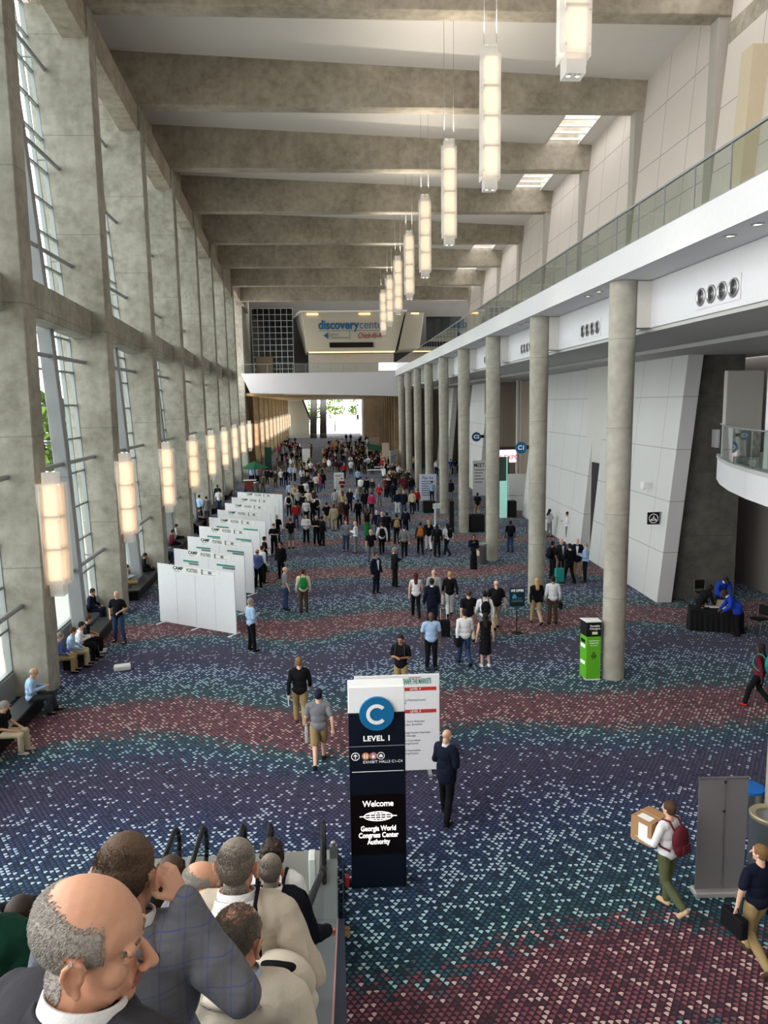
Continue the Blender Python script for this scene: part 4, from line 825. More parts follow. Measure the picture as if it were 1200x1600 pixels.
def pose(kind):
    J=dict(neck=V((0,-.01,1.45)),chest=V((0,0,1.27)),pel=V((0,0,.96)),head=V((0,.015,1.635)),hrot=(0,0,0))
    def limbs(el,wr,er,wrr,kl,al,kr,ar,fl=0,fr=0):
        J.update(sl=V((-.185,0,1.405)),sr=V((.185,0,1.405)),el=V(el),wl=V(wr),er=V(er),wr=V(wrr),hl=V((-.09,0,.93)),hr=V((.09,0,.93)),kl=V(kl),al=V(al),kr=V(kr),ar=V(ar),fl=fl,fr=fr)
    side=((-.25,-.02,1.12),(-.27,.06,.88),(.25,-.02,1.12),(.27,.06,.88))
    if kind=='stand': limbs(*side,(-.10,.01,.5),(-.11,-.02,.09),(.10,.01,.5),(.12,-.02,.09))
    elif kind=='stand2': limbs((-.27,-.06,1.14),(-.2,.1,.95),(.25,-.02,1.12),(.27,.05,.88),(-.12,.03,.5),(-.2,.0,.09),(.09,.01,.5),(.10,-.02,.09))
    elif kind=='apart': limbs((-.27,-.06,1.16),(-.12,.17,1.08),(.29,-.05,1.15),(.22,.12,.95),(-.14,.05,.5),(-.22,.08,.09),(.12,.0,.5),(.2,-.12,.09))
    elif kind=='phone': limbs((-.24,-.03,1.14),(-.07,.24,1.20),(.24,-.03,1.14),(.07,.25,1.22),(-.10,.01,.5),(-.13,-.02,.09),(.10,.02,.5),(.13,.03,.09)); J['hrot']=(-.35,0,0)
    elif kind=='phoneapart': limbs((-.24,-.03,1.14),(-.07,.24,1.20),(.24,-.03,1.14),(.07,.25,1.22),(-.13,.08,.5),(-.2,.2,.09),(.11,-.06,.5),(.16,-.24,.10)); J['hrot']=(-.35,0,0)
    elif kind=='fold': limbs((-.25,.02,1.14),(.06,.2,1.17),(.25,.02,1.14),(-.06,.22,1.15),(-.10,.01,.5),(-.12,-.02,.09),(.10,.01,.5),(.13,-.02,.09))
    elif kind=='drink': limbs((-.24,-.03,1.14),(-.15,.2,1.05),(.25,.05,1.16),(.08,.22,1.36),(-.10,.01,.5),(-.12,.0,.09),(.10,.01,.5),(.12,-.02,.09))
    elif kind=='walkL': limbs((-.26,-.12,1.14),(-.27,-.14,.90),(.25,.05,1.14),(.26,.2,.96),(-.09,.2,.52),(-.09,.30,.09),(.09,.02,.50),(.10,-.30,.17),0,-.6)
    elif kind=='walkR': limbs((-.25,.05,1.14),(-.26,.2,.96),(.26,-.12,1.14),(.27,-.14,.90),(-.09,.02,.50),(-.10,-.30,.17),(.09,.2,.52),(.09,.30,.09),-.6,0)
    elif kind=='carry': limbs((-.27,.06,1.13),(-.22,.34,1.10),(.27,.06,1.13),(.2,.33,1.12),(-.10,-.03,.52),(-.13,-.38,.26),(.09,.06,.5),(.10,.06,.09),-.9,0)
    elif kind=='bag': limbs((-.27,.02,1.12),(-.3,.05,.86),(.25,-.1,1.14),(.26,-.12,.92),(-.10,.06,.50),(-.12,-.36,.20),(.10,.16,.52),(.11,.22,.09),-.8,0); J['hrot']=(0,0,.5)
    elif kind=='leanover':
        limbs((-.25,.30,1.05),(-.17,.48,.87),(.25,.32,1.05),(.15,.5,.87),(-.10,.0,.5),(-.12,-.05,.09),(.10,.0,.5),(.12,-.05,.09))
        J.update(neck=V((0,.33,1.33)),chest=V((0,.19,1.2)),head=V((0,.45,1.42)),hrot=(-.7,0,0)); J['sl']=V((-.18,.27,1.28)); J['sr']=V((.18,.27,1.28))
    elif kind in('sit','sitphone'):
        if kind=='sit': limbs((-.25,.05,.72),(-.14,.30,.62),(.25,.05,.72),(.14,.30,.62),(-.12,.44,.50),(-.13,.46,.09),(.12,.44,.50),(.13,.42,.09))
        else: limbs((-.24,.06,.74),(-.06,.32,.78),(.24,.06,.74),(.07,.33,.79),(-.14,.44,.50),(-.16,.52,.09),(.12,.44,.50),(.13,.40,.09))
        for k in('neck','chest','head','sl','sr'):
            if k in J: J[k]=J[k]+V((0,.0,-.46))
        J.update(pel=V((0,0,.52)),hl=V((-.09,.02,.50)),hr=V((.09,.02,.50)),chest=V((0,.0,.83)))
        J['neck']+=V((0,.06,0)); J['head']+=V((0,.09,0)); J['sl']+=V((0,.04,0)); J['sr']+=V((0,.04,0)); J['hrot']=(-.3,0,0)
    return J
def head_vol(b,J,detail,inf=0):
    R=Euler(J['hrot']).to_matrix(); c=J['head']
    def e(p,r): ell3(b,c+R@V(p),r,R)
    def k(p,q,a,d): cap(b,c+R@V(p),c+R@V(q),a,d,8)
    e((0,-.012,.03),(.077,.098,.088)); e((0,.035,.03),(.066,.055,.058)); e((0,.035,-.035),(.06,.05,.07)); e((0,.032,-.082),(.05,.048,.034))
    k((0,.095,.0),(0,.117,-.036),.008,.013)
    for s in(-1,1): e((s*.079,-.005,-.018),(.009,.018,.03))
    if detail:
        e((0,.074,-.100),(.024,.018,.018)); k((-.045,.082,.014),(.045,.082,.014),.010,.010); e((0,.058,.0),(.05,.03,.03))
        k((-.022,.083,-.066),(.022,.083,-.066),.008,.008); k((-.018,.082,-.078),(.018,.082,-.078),.009,.009); e((0,.07,-.06),(.035,.02,.03))
        for s in(-1,1):
            e((s*.041,.055,-.034),(.023,.025,.028)); e((s*.013,.103,-.042),(.009,.011,.008)); e((s*.036,.03,-.07),(.021,.04,.042))
            pts=[(s*.083,.012,-.002),(s*.09,.008,.014),(s*.093,-.008,.018),(s*.094,-.02,.006),(s*.092,-.022,-.014),(s*.087,-.012,-.038),(s*.082,.002,-.052)]
            for p,q in zip(pts,pts[1:]): k(p,q,.0058,.0058)
            k((s*.08,.0,-.046),(s*.084,.004,-.05),.010,.008); e((s*.083,.008,-.018),(.006,.007,.008))
    else:
        for s in(-1,1): e((s*.035,.052,-.03),(.025,.026,.024))
    k((0,-.02,-.13),(0,-.012,-.06),.058,.056) if False else None
    cap(b,J['neck']+V((0,-.005,-.02)),c+R@V((0,-.018,-.075)),.060,.055)
def hand_vol(b,el,wr,curl=.5,side=1,k=1.0):
    d=(wr-el).normalized(); up=V((0,0,1)) if abs(d.z)<.8 else V((0,1,0)); sd=d.cross(up).normalized()*side
    nrm=sd.cross(d).normalized()*side
    if nrm.z>0 and abs(d.z)<.8: nrm=-nrm
    pc=wr+d*.05
    for t in(-.026,-.009,.009,.026): cap(b,wr+d*.005+sd*t*.6,wr+d*.085+sd*t,.014,.0125,6)
    for i,t in enumerate((-.030,-.0105,.010,.0295)):
        L=(.060,.072,.068,.052)[i]; p0=wr+d*.086+sd*t; d1=(d*math.cos(curl*.6)+nrm*math.sin(curl*.6)); p1=p0+d1*L*.5
        d2=(d*math.cos(curl*1.6)+nrm*math.sin(curl*1.6)); p2=p1+d2*L*.5
        cap(b,p0,p1,.0092,.0083,6); cap(b,p1,p2,.0083,.007,6)
    t0=wr+d*.03-sd*.028; t1=t0+(d*.7-sd*.6+nrm*.4).normalized()*.038; t2=t1+(d*.9-sd*.1+nrm*.5).normalized()*.030
    cap(b,t0,t1,.012,.0098,6); cap(b,t1,t2,.0098,.008,6)
def torso_vol(b,J,inf=0,w=1,belly=0,lo=None):
    ch,pe,nk=J['chest'],J['pel'],J['neck']; ax=(nk-pe).normalized(); q=V((0,0,1)).rotation_difference(ax).to_matrix()
    ell3(b,ch+ax*.02,(.165*w+inf,.105+inf,.19+inf*.4),q); ell3(b,(ch+pe)/2,(.148*w+inf,.108+inf+belly,.16),q); ell3(b,pe,(.162*w+inf,.118+inf+belly*.6,.125+inf*.3),q)
    cap(b,J['sl']+V((.05,0,-.005)),J['sr']+V((-.05,0,-.005)),.066+inf,.066+inf)
    for s in('sl','sr'): cap(b,J[s]*.8+nk*.2+V((0,0,.0)),nk+V((0,0,-.035)),.056+inf*.6,.05+inf*.5)
def skin_mesh(J,vox,detail=False,hands=True):
    b=bmesh.new(); head_vol(b,J,detail); torso_vol(b,J)
    for s in 'lr':
        cap(b,J['s'+s],J['e'+s],.051,.039); cap(b,J['e'+s],J['w'+s],.039,.026)
        if hands: hand_vol(b,J['e'+s],J['w'+s],.7 if J['w'+s].z<1 else 1.1,-1 if s=='l' else 1)
        else: ell3(b,J['w'+s]+(J['w'+s]-J['e'+s]).normalized()*.06,(.035,.035,.06))
        cap(b,J['h'+s],J['k'+s],.083,.052); cap(b,J['k'+s],J['a'+s],.054,.036); f=J['f'+s]
        d=V((0,math.cos(f),math.sin(f))); cap(b,J['a'+s]+V((0,-.03,-.04)),J['a'+s]+d*.13+V((0,0,-.045)),.032,.03)
    return fuse(b,vox)
def top_mesh(J,kind,vox):
    b=bmesh.new(); jk=kind=='jacket'; inf=.030 if jk else (.018 if kind!='loose' else .026)
    torso_vol(b,J,inf)
    pe=J['pel']
    if jk:
        for dz in((-.06,-.13) if pe.z>.7 else (0,)): ell3(b,pe+V((0,-.0,dz)),(.195,.148,.14)); cap(b,pe+V((-.07,0,.1)),pe+V((-.075,0,-.13 if pe.z>.7 else 0)),.13,.125); cap(b,pe+V((.07,0,.1)),pe+V((.075,0,-.13 if pe.z>.7 else 0)),.13,.125)
    for s in 'lr':
        a,e,w=J['s'+s],J['e'+s],J['w'+s]
        if kind=='vest': continue
        if kind=='short': m=a.lerp(e,.72); cap(b,a,m,.068,.062)
        else: cap(b,a,e,.066 if not jk else .074,.053 if not jk else .06); cap(b,e,e.lerp(w,.97),.053 if not jk else .06,.036 if not jk else .045)
    return fuse(b,vox,2,'top')
def bottom_mesh(J,kind,vox):
    b=bmesh.new(); pe=J['pel']; ell3(b,pe+V((0,0,-.005)),(.176,.132,.10))
    if kind in('skirt','longskirt','dress'):
        z=.48 if kind!='longskirt' else .1
        m=(J['kl']+J['kr'])/2; bt=(J['al']+J['ar'])/2
        for k in range(9):
            t=k/8; p=pe.lerp(V((m.x,m.y*.6,z)),t); ell3(b,p,(.17+.03*t,.13+.06*t,.08))
    else:
        for s in 'lr':
            h,k,a=J['h'+s],J['k'+s],J['a'+s]
            cap(b,h+V((0,0,-.0)),k if kind!='shorts' else h.lerp(k,.92),.098,.072 if kind!='shorts' else .09)
            if kind!='shorts': cap(b,k,k.lerp(a,.95),.072,.060)
    return fuse(b,vox,2,'bottom')
def shoe_mesh(J,vox):
    b=bmesh.new()
    for s in 'lr':
        f=J['f'+s]; d=V((0,math.cos(f),math.sin(f))); a=J['a'+s]; dn=V((0,math.sin(f),-math.cos(f)))
        p=a+V((0,-.035,-.05)) if f==0 else a-d*.03+dn*.045
        for x in(-.012,.012): cap(b,p+V((x,0,0)),p+d*.17+V((x*1.3,0,-.004)),.036,.032,8)
        ell3(b,a+V((0,-.0,-.015)),(.042,.05,.045))
    m=fuse(b,vox,1,'shoes')
    zz=min((v.co.z for v in m.vertices),default=0)
    for v in m.vertices:
        if v.co.z<.006: v.co.z=.006
    return m
def hair_mesh(J,kind,vox):
    b=bmesh.new(); R=Euler(J['hrot']).to_matrix(); c=J['head']
    def e(p,r): ell3(b,c+R@V(p),r,R)
    if kind=='fringe': e((0,-.036,-.01),(.083,.083,.05))
    else:
        e((0,-.022,.036),(.087,.104,.094)); e((0,-.045,-.02),(.078,.07,.07))
        if kind=='long':
            for k in range(5): e((0,-.07-.012*k,-.05-.055*k),(.085-.004*k,.05,.06))
            for s in(-1,1): e((s*.07,-.02,-.03),(.025,.045,.09))
        if kind=='curly':
            for k in range(40):
                r2=random.Random(k); a=r2.random()*6.28; z=r2.uniform(-.03,.12); q=math.sqrt(max(0,1-((z-.03)/.11)**2)); e((math.cos(a)*.085*q,-.02+math.sin(a)*.1*q if math.sin(a)*.1*q<.07 else .06,z),(.02,.02,.02))
        if kind=='cap': e((0,.0,.05),(.092,.11,.078)); e((0,.10,.045),(.065,.07,.012))
    return fuse(b,vox,1,'hair')
CACHE={}
def cached(key,fn):
    if key not in CACHE: CACHE[key]=fn()
    return CACHE[key]
SK={'l':'#c99a7c','m':'#a87a5c','d':'#5d4030','p':'#d8ac92'}
HR={'dark':'#1d1715','brown':'#4a3526','grey':'#8f8b86','white':'#c9c5be','blond':'#b6935a','red':'#4d1d16','navy':'#141a2c','tan':'#7a5c3a'}
COL={'black':'#131317','navy':'#121829','darkgrey':'#35363b','grey':'#75777c','white':'#dfe0e4','lightblue':'#9fbbdc','blue':'#2c4f93','royal':'#1f3fa8','khaki':'#9c875f','beige':'#b3a58c','olive':'#545a3f','brown':'#4a382c','jeans':'#2f4263','red':'#a3262b','pink':'#b03a68','green':'#1f7a3c','cream':'#d9cdb4','maroon':'#5a1f2a','teal':'#2f8f88','tan':'#c0a583','orange':'#b5632e','plaid blue':'#5c6fa8','lightgrey':'#a5a6a8'}
def cmat(kind,c):
    h={'s':SK,'h':HR,'c':COL}[kind][c]
    if kind=='s': return mat('skin '+c,h,.55,var=.07,vscale=14,spec=.35)
    if kind=='h': return mat('hair '+c,h,.75,bump=.6,bscale=90,var=.25,vscale=60)
    return mat('cloth '+c,h,.85,bump=.35,bscale=16,var=.08,vscale=7,spec=.15)
def adder(mesh,nm,m,root): return link(nm,mesh,m,root)
HGT={}
def person(loc,rz,ps,top,tc,bot,bc,hair,hc,skin,label,near=True,h=1.0,wd=1.0,shoe='black',group=None,inner=None):
    T=thing('person',label,'person',loc,rz,group); T.scale=(h*wd,h*wd,h)
    v1,v2=(.0085,.013) if near else (.02,.024); J=cached(('J',ps),lambda:pose(ps))
    adder(cached((ps,'skin',near),lambda:skin_mesh(J,v1,False,near)),'body',cmat('s',skin),T)
    o=adder(cached((ps,top,near),lambda:rumple(top_mesh(J,top,v2),.0065) if near else top_mesh(J,top,v2)),{'jacket':'jacket','short':'short_sleeved_shirt','vest':'sleeveless_top','long':'long_sleeved_shirt','loose':'sweater'}[top],cmat('c',tc),T)
    adder(cached((ps,bot,near,'b'),lambda:rumple(bottom_mesh(J,bot,v2),.0055) if near else bottom_mesh(J,bot,v2)),{'trousers':'trousers','shorts':'shorts','skirt':'skirt','longskirt':'long_skirt','dress':'dress_skirt'}[bot],cmat('c',bc),T)
    adder(cached((ps,'shoes',near),lambda:shoe_mesh(J,v2*.8)),'shoes',cmat('c',shoe),T)
    if hair!='bald':
        adder(cached((ps,hair,near,'h'),lambda:hair_mesh(J,hair,v2*.8)),'cap' if hair=='cap' else 'hair',cmat('h',hc),T)
    if top=='jacket' and near:
        def fc():
            b=MB(); nk=J['neck']; n=24; Rr=[]; M=Matrix.Translation(nk)@Euler((-.25,0,0)).to_matrix().to_4x4()
            for r,z in((.088,-.01),(.072,.052),(.066,.05),(.08,-.01)): Rr.append([b.b.verts.new(M@V((r*math.cos(2*PI*i/n+PI/2),r*math.sin(2*PI*i/n+PI/2),z))) for i in range(n)])
            for a,c in zip(Rr,Rr[1:]+Rr[:1]):
                for i in range(1,n): b.b.faces.new((a[i-1],a[i],c[i],c[i-1]))
            return b.mesh('collar',True)
        adder(cached((ps,'collar'),fc),'shirt_collar',cmat('c','white'),T)
    if inner and ps not in('leanover',):
        def f():
            b=MB(); ch=J['chest']; b.prism([(-.062,ch.y+.118,1.43),(.062,ch.y+.118,1.43),(.012,ch.y+.150,1.02),(-.012,ch.y+.150,1.02)],(0,.012,0)); return b.mesh('shirt_front')
        adder(cached((ps,'inner'),f),'shirt_front',cmat('c',inner),T)
    return T
# things people wear or hold
def place_on(T,root,off):    # put a separate thing at a person's local offset
    M=Matrix.Translation(root.location)@root.rotation_euler.to_matrix().to_4x4()
    T.location=M@(V(off)*root.scale.z); T.rotation_euler=root.rotation_euler; return T
def pack_mesh():
    b=bmesh.new(); ell3(b,(0,-.20,1.23),(.165,.09,.235)); ell3(b,(0,-.22,1.13),(.15,.085,.16)); ell3(b,(0,-.21,1.36),(.12,.06,.09)); m=fuse(b,.012,2,'bag_body'); return m
def strap_mesh():
    b=bmesh.new()
    for s in(-1,1):
        P=[(s*.10,-.15,1.40),(s*.105,-.08,1.50),(s*.11,.03,1.49),(s*.125,.135,1.38),(s*.14,.13,1.2),(s*.165,.02,1.08),(s*.14,-.12,1.06)]
        for p,q in zip(P,P[1:]): cap(b,p,q,.018,.018,6)
    return fuse(b,.010,1,'straps')
def backpack(root,c,label,sc=1.0):
    T=thing('backpack',label,'backpack'); m=cmat('c',c)
    adder(cached('pack',pack_mesh),'bag_body',m,T); adder(cached('strap',strap_mesh),'shoulder_straps',m,T)
    adder(cached('pocket',lambda:MB().box(-.09,.09,-.325,-.30,1.06,1.2).box(-.1,.1,-.30,-.29,1.3,1.31).mesh('front_pocket',bevel=.01)),'front_pocket',m,T)
    place_on(T,root,(0,0,0)); T.scale=root.scale; return T
def handbag(root,c,label,side=-1,z=.62,w=.34,hh=.26,d=.1,x=.29,y=.06,cat='bag',roll=False):
    T=thing('handbag' if cat=='bag' else cat,label,cat); m=cmat('c',c)
    def f():
        return MB().box(-d/2,d/2,-w/2,w/2,0,hh).mesh('bag_body',bevel=.02)
    adder(f(),'bag_body',m,T)
    MB().path([(0,-.07,hh),(0,-.06,hh+.09),(0,.06,hh+.09),(0,.07,hh)],.009,6).build('handle',m,T)
    place_on(T,root,(side*x,y,z-hh-.06)); return T
# ---------------------------------------------------------------- people in the hall (feet placed where the photograph shows them)
def P(fx,fy,rz,ps,top,tc,bot,bc,hair,hc,sk,label,h=1.03,**k):
    p=at(fx,fy); return person((p.x,p.y,0),rz,ps,top,tc,bot,bc,hair,hc,sk,label,near=p.y<46,h=h,**k)
A=0; F=PI
r=P(698,1280,-.75,'phoneapart','jacket','navy','trousers','black','bald','','p','bald man in navy suit reading his phone right of the pylon sign',h=1.05)
r=P(500,1197,.05,'walkR','short','grey','shorts','khaki','cap','navy','p','man in grey t-shirt, khaki shorts and navy cap walking away',wd=1.08)
handbag(r,'lightgrey','grey striped tote bag carried by the man in khaki shorts',-1,.88,.3,.3,.08,.27,.18)
r=P(470,1136,.08,'walkL','loose','black','trousers','khaki','short','tan','p','man in black sweater and khaki trousers walking away left of the pylon',h=1.05,shoe='brown')
T=thing('folded_paper','white folded papers held by the man in black sweater','papers'); MB().box(-.01,.01,-.05,.05,-.22,0).build('sheets',M_pap,T); place_on(T,r,(-.28,-.13,.85))
r=P(1040,1420,.55,'carry','long','white','trousers','olive','short','brown','p','man in white shirt and olive trousers carrying a cardboard box',h=1.05,shoe='tan')
backpack(r,'maroon','dark red backpack on the man carrying the cardboard box')
T=thing('cardboard_box','brown cardboard box with white labels carried against a man\'s chest','box'); M_card=mat('cardboard','#a67f58',.8)
MB().box(-.24,.20,.13,.50,1.02,1.40).build('box_body',M_card,T,bevel=.004); MB().box(-.02,.02,.125,.505,1.401,1.403).build('tape_strip',mat('box tape','#b7906a',.3),T); MB().box(-.2,-.06,.2,.42,1.401,1.404).build('shipping_label',M_pap,T); MB().box(-.242,-.2401,.2,.36,1.1,1.34).build('shipping_label',M_pap,T); place_on(T,r,(0,0,0)); T.scale=(1.05,)*3
r=P(1178,1505,.25,'bag','short','navy','trousers','khaki','short','tan','p','man in navy polo and khaki trousers striding past the roll-up banner',h=1.05,shoe='brown')
handbag(r,'black','black leather briefcase in the left hand of the man in navy polo',-1,.86,.42,.30,.14,.31,.07)
handbag(r,'black','black shoulder bag on the right side of the man in navy polo',1,.95,.3,.28,.12,.30,-.05)
r=P(394,1017,-1.0,'phone','long','lightblue','trousers','black','short','grey','l','man in light blue shirt reading papers beside the nearest poster board')
r=P(627,1092,F-.3,'phone','short','black','trousers','khaki','short','dark','m','man in black polo with phone behind the event board',h=1.05)
backpack(r,'darkgrey','dark grey backpack on the man behind the event board')
P(674,1046,F,'stand','short','lightblue','trousers','black','fringe','dark','d','man in light blue polo walking toward the camera',h=1.03,wd=1.06)
r=P(726,1040,.1,'walkL','long','white','trousers','jeans','short','dark','p','man in white shirt and blue trousers walking away with a shoulder bag')
handbag(r,'black','black shoulder bag at the left hip of the man in white shirt',-1,1.0,.38,.28,.12,.26,-.08)
r=P(758,1042,0,'stand','vest','black','dress','black','long','dark','p','woman in black sleeveless dress walking behind a white-shirted man',h=.98,shoe='white')
r=P(757,1004,0,'walkR','long','white','trousers','grey','short','dark','p','man in white shirt with black backpack ahead of the woman in black dress')
backpack(r,'black','black backpack on the white-shirted man ahead of the woman in black')
P(732,1002,.1,'walkL','short','black','trousers','beige','short','brown','p','man in black polo and beige trousers left of the black backpack',wd=1.08)
r=P(775,984,-.05,'walkR','short','black','trousers','beige','bald','','p','bald man in black shirt with a black backpack and beige trousers',wd=1.08)
backpack(r,'black','black backpack on the bald man in black shirt')
P(650,965,.0,'walkL','vest','white','trousers','black','long','red','p','woman in white sleeveless top with long dark red hair walking away',h=1.0)
r=P(675,980,0,'stand','jacket','navy','trousers','navy','short','dark','d','man in navy suit pulling a black suitcase',h=1.04)
T=thing('suitcase','small black rolling suitcase behind the man in navy suit','suitcase',at(694,995)); MB().box(-.2,.2,-.12,.12,.05,.6).build('shell',cmat('c','black'),T,bevel=.03)
for x in(-.15,.15): MB().tube((x,-.08,.05),(x,.08,.05),.045,10).build('wheel',M_rubber,T)
MB().path([(-.1,.1,.6),(-.1,.2,.98),(.1,.2,.98),(.1,.1,.6)],.009,6).build('pull_handle',M_chrome,T)
P(678,962,0,'stand','long','lightgrey','trousers','darkgrey','bald','','p','bald man in pale shirt hidden behind the navy suit')
r=P(703,963,-.1,'walkR','loose','black','trousers','white','short','blond','p','blonde woman in black sweater and white trousers with a tote bag',h=1.0)
handbag(r,'cream','pale tote bag at the side of the blonde woman in black sweater',-1,.9,.3,.34,.08,.28,.02)
P(588,927,F+.7,'stand','jacket','navy','trousers','navy','short','dark','m','man in dark navy suit and open white shirt facing right',inner='white')
P(617,917,-1.3,'phone','jacket','black','trousers','black','short','grey','m','man in black suit seen from the side in mid hall')
r=P(740,889,F,'drink','long','navy','longskirt','black','long','dark','m','woman in long black dress on her phone by the third round column',h=.98)
handbag(r,'cream','yellow handbag on the arm of the woman in long black dress',-1,1.02,.34,.24,.1,.18,.2)
r=P(838,976,.05,'walkL','long','black','trousers','tan','long','blond','p','blonde woman in black top and tan trousers beside the dark notice',h=1.0)
handbag(r,'black','black handbag on the back of the blonde woman',1,1.2,.24,.26,.1,.12,-.14)
r=P(863,975,0,'stand','long','white','trousers','brown','short','dark','m','man in white shirt and brown trousers walking with the blonde woman')
handbag(r,'black','black soft bag in the right hand of the man in brown trousers',1,.86,.3,.26,.1,.3,.06)
r=P(863,906,-1.2,'stand','short','black','trousers','black','short','dark','m','man in black with a backpack at the left of the group of five'); backpack(r,'black','black backpack on the man at the left of the group of five')
P(876,901,F+.4,'stand','jacket','darkgrey','trousers','darkgrey','fringe','white','p','man in dark grey suit at the back of the group of five',inner='white')
P(889,911,.15,'apart','jacket','black','trousers','black','short','dark','m','man in black suit seen from behind in the group of five')
P(901,903,F-.3,'stand','jacket','navy','trousers','khaki','bald','','p','bald man in navy blazer and khaki trousers in the group of five',inner='white',h=1.06)
P(914,909,1.1,'phone','long','lightblue','trousers','black','short','grey','p','man in light blue shirt at the right of the group of five',wd=1.08)
T=thing('suitcase','teal rolling suitcase standing by the group of five','suitcase',at(874,911)); MB().box(-.2,.2,-.13,.13,.05,.68).build('shell',cmat('c','teal'),T,bevel=.03)
for x in(-.15,.15): MB().tube((x,-.08,.05),(x,.08,.05),.045,10).build('wheel',M_rubber,T)
MB().path([(-.1,.1,.68),(-.1,.12,.95),(.1,.12,.95),(.1,.1,.68)],.009,6).build('pull_handle',M_chrome,T)
P(858,839,-1.0,'phone','long','lightgrey','trousers','grey','long','dark','m','woman in pale grey reading her phone by the white wall',h=.97)
P(886,848,1.2,'phone','long','white','trousers','grey','short','dark','m','man in white shirt and grey trousers leaning at the white wall')
r=P(1184,1106,.75,'walkL','loose','maroon','trousers','black','long','dark','d','woman in dark clothes and red shoes leaving at the right edge',h=1.0,shoe='red'); backpack(r,'teal','teal backpack on the woman at the right edge')
P(1092,982,-1.3,'leanover','loose','black','longskirt','black','long','dark','m','woman in long black dress bending over the draped table',h=1.0,shoe='white')
P(1124,962,F-.1,'leanover','jacket','royal','trousers','black','short','dark','d','clerk in royal blue blazer leaning on the black table, the left one',inner=None)
P(1150,993,1.35,'leanover','jacket','royal','trousers','black','short','brown','d','clerk in royal blue blazer at the right end of the black table')
T=thing('leather_bag','grey open bag standing on the black table','bag',(13.62,25.75,.765),-.35); MB().hexa([(-.16,-.06,0),(.16,-.06,0),(.16,.06,0),(-.16,.06,0),(-.13,-.02,.26),(.13,-.02,.26),(.13,.02,.26),(-.13,.02,.26)]).build('bag_body',cmat('c','beige'),T,bevel=.01); MB().path([(-.07,0,.26),(-.05,0,.33),(.05,0,.33),(.07,0,.26)],.007,6).build('handle',cmat('c','brown'),T)
# left wall
P(187,1004,F-.15,'apart','short','black','trousers','jeans','bald','','p','bald man in black polo and jeans with a lanyard by the windows',h=1.05)
def sit(fx,fy,rz,top,tc,bot,bc,hair,hc,sk,label,ps='sit',**k):
    p=at(fx,fy); d=V((-math.sin(rz),math.cos(rz),0))*.5; return person((p.x-d.x,p.y-d.y,0),rz,ps,top,tc,bot,bc,hair,hc,sk,label,near=p.y<46,h=1.0,**k)
SR=-1.35
sit(40,1176,SR-.25,'short','black','trousers','beige','short','grey','l','man in black polo and beige trousers seated at the left edge',shoe='lightgrey',wd=1.1)
sit(83,1114,SR,'long','lightblue','trousers','darkgrey','fringe','grey','l','man in light blue shirt seated alone on the window bench','sitphone',wd=1.08)
sit(120,1050,SR-.1,'long','plaid blue','trousers','khaki','short','grey','p','seated man in blue checked shirt, nearest of four on the bench')
sit(140,1040,SR,'long','lightblue','trousers','beige','short','brown','p','seated man in pale blue shirt, second of four on the bench')
sit(152,1030,SR,'long','white','trousers','black','short','dark','p','seated man in white shirt with a laptop, third of four on the bench','sitphone')
sit(162,1018,SR+.1,'short','black','trousers','black','short','brown','l','seated man in black shirt, farthest of four on the bench',shoe='white')
tag(MB().cbox((-6.72,23.5,.09),(.5,.3,.16),Euler((0,0,.3)).to_matrix()).build('tote_bag',mat('tote white','#d5d5d5',.7),bevel=.03),'white bag lying on the carpet by the four seated men','bag')
p=at(176,975); person((p.x-.75,p.y-.0,.1),SR-.3,'sit','jacket','navy','trousers','navy','short','dark','m','man in dark suit seated on the sill behind the bald man in polo',near=True,h=1.0)
sit(216,926,SR,'long','white','trousers','khaki','short','brown','p','man in white shirt and khaki trousers seated between two fins','sitphone')
sit(243,905,SR,'long','black','trousers','black','short','dark','m','person in black seated on the floor bench beyond the khaki trousers')
sit(270,878,SR+.2,'long','lightblue','trousers','jeans','short','grey','p','man in light blue shirt bending forward on the far bench','sitphone')
sit(283,862,SR+.2,'long','maroon','trousers','black','short','dark','m','person in dark red seated right of the man in light blue')
sit(288,852,SR+.2,'long','lightgrey','trousers','black','short','dark','p','person in pale grey seated behind the one in dark red')
sit(312,835,SR,'long','black','trousers','black','short','dark','m','person in black with crossed arms seated by the fourth fin')
sit(322,822,SR,'short','darkgrey','trousers','black','short','brown','p','person in dark grey seated by the fourth fin, farther one')
P(313,812,-.4,'stand','long','lightblue','trousers','black','short','dark','p','man in light blue shirt standing by the fifth fin')
P(324,815,.4,'stand','jacket','grey','trousers','darkgrey','short','dark','p','man in grey jacket standing by the fifth fin')
P(343,800,0,'stand','short','white','trousers','jeans','short','dark','p','person in white shirt standing beside the poster boards on the window side')
P(341,792,F,'stand','long','black','trousers','black','short','dark','d','person in black standing between poster boards and windows')
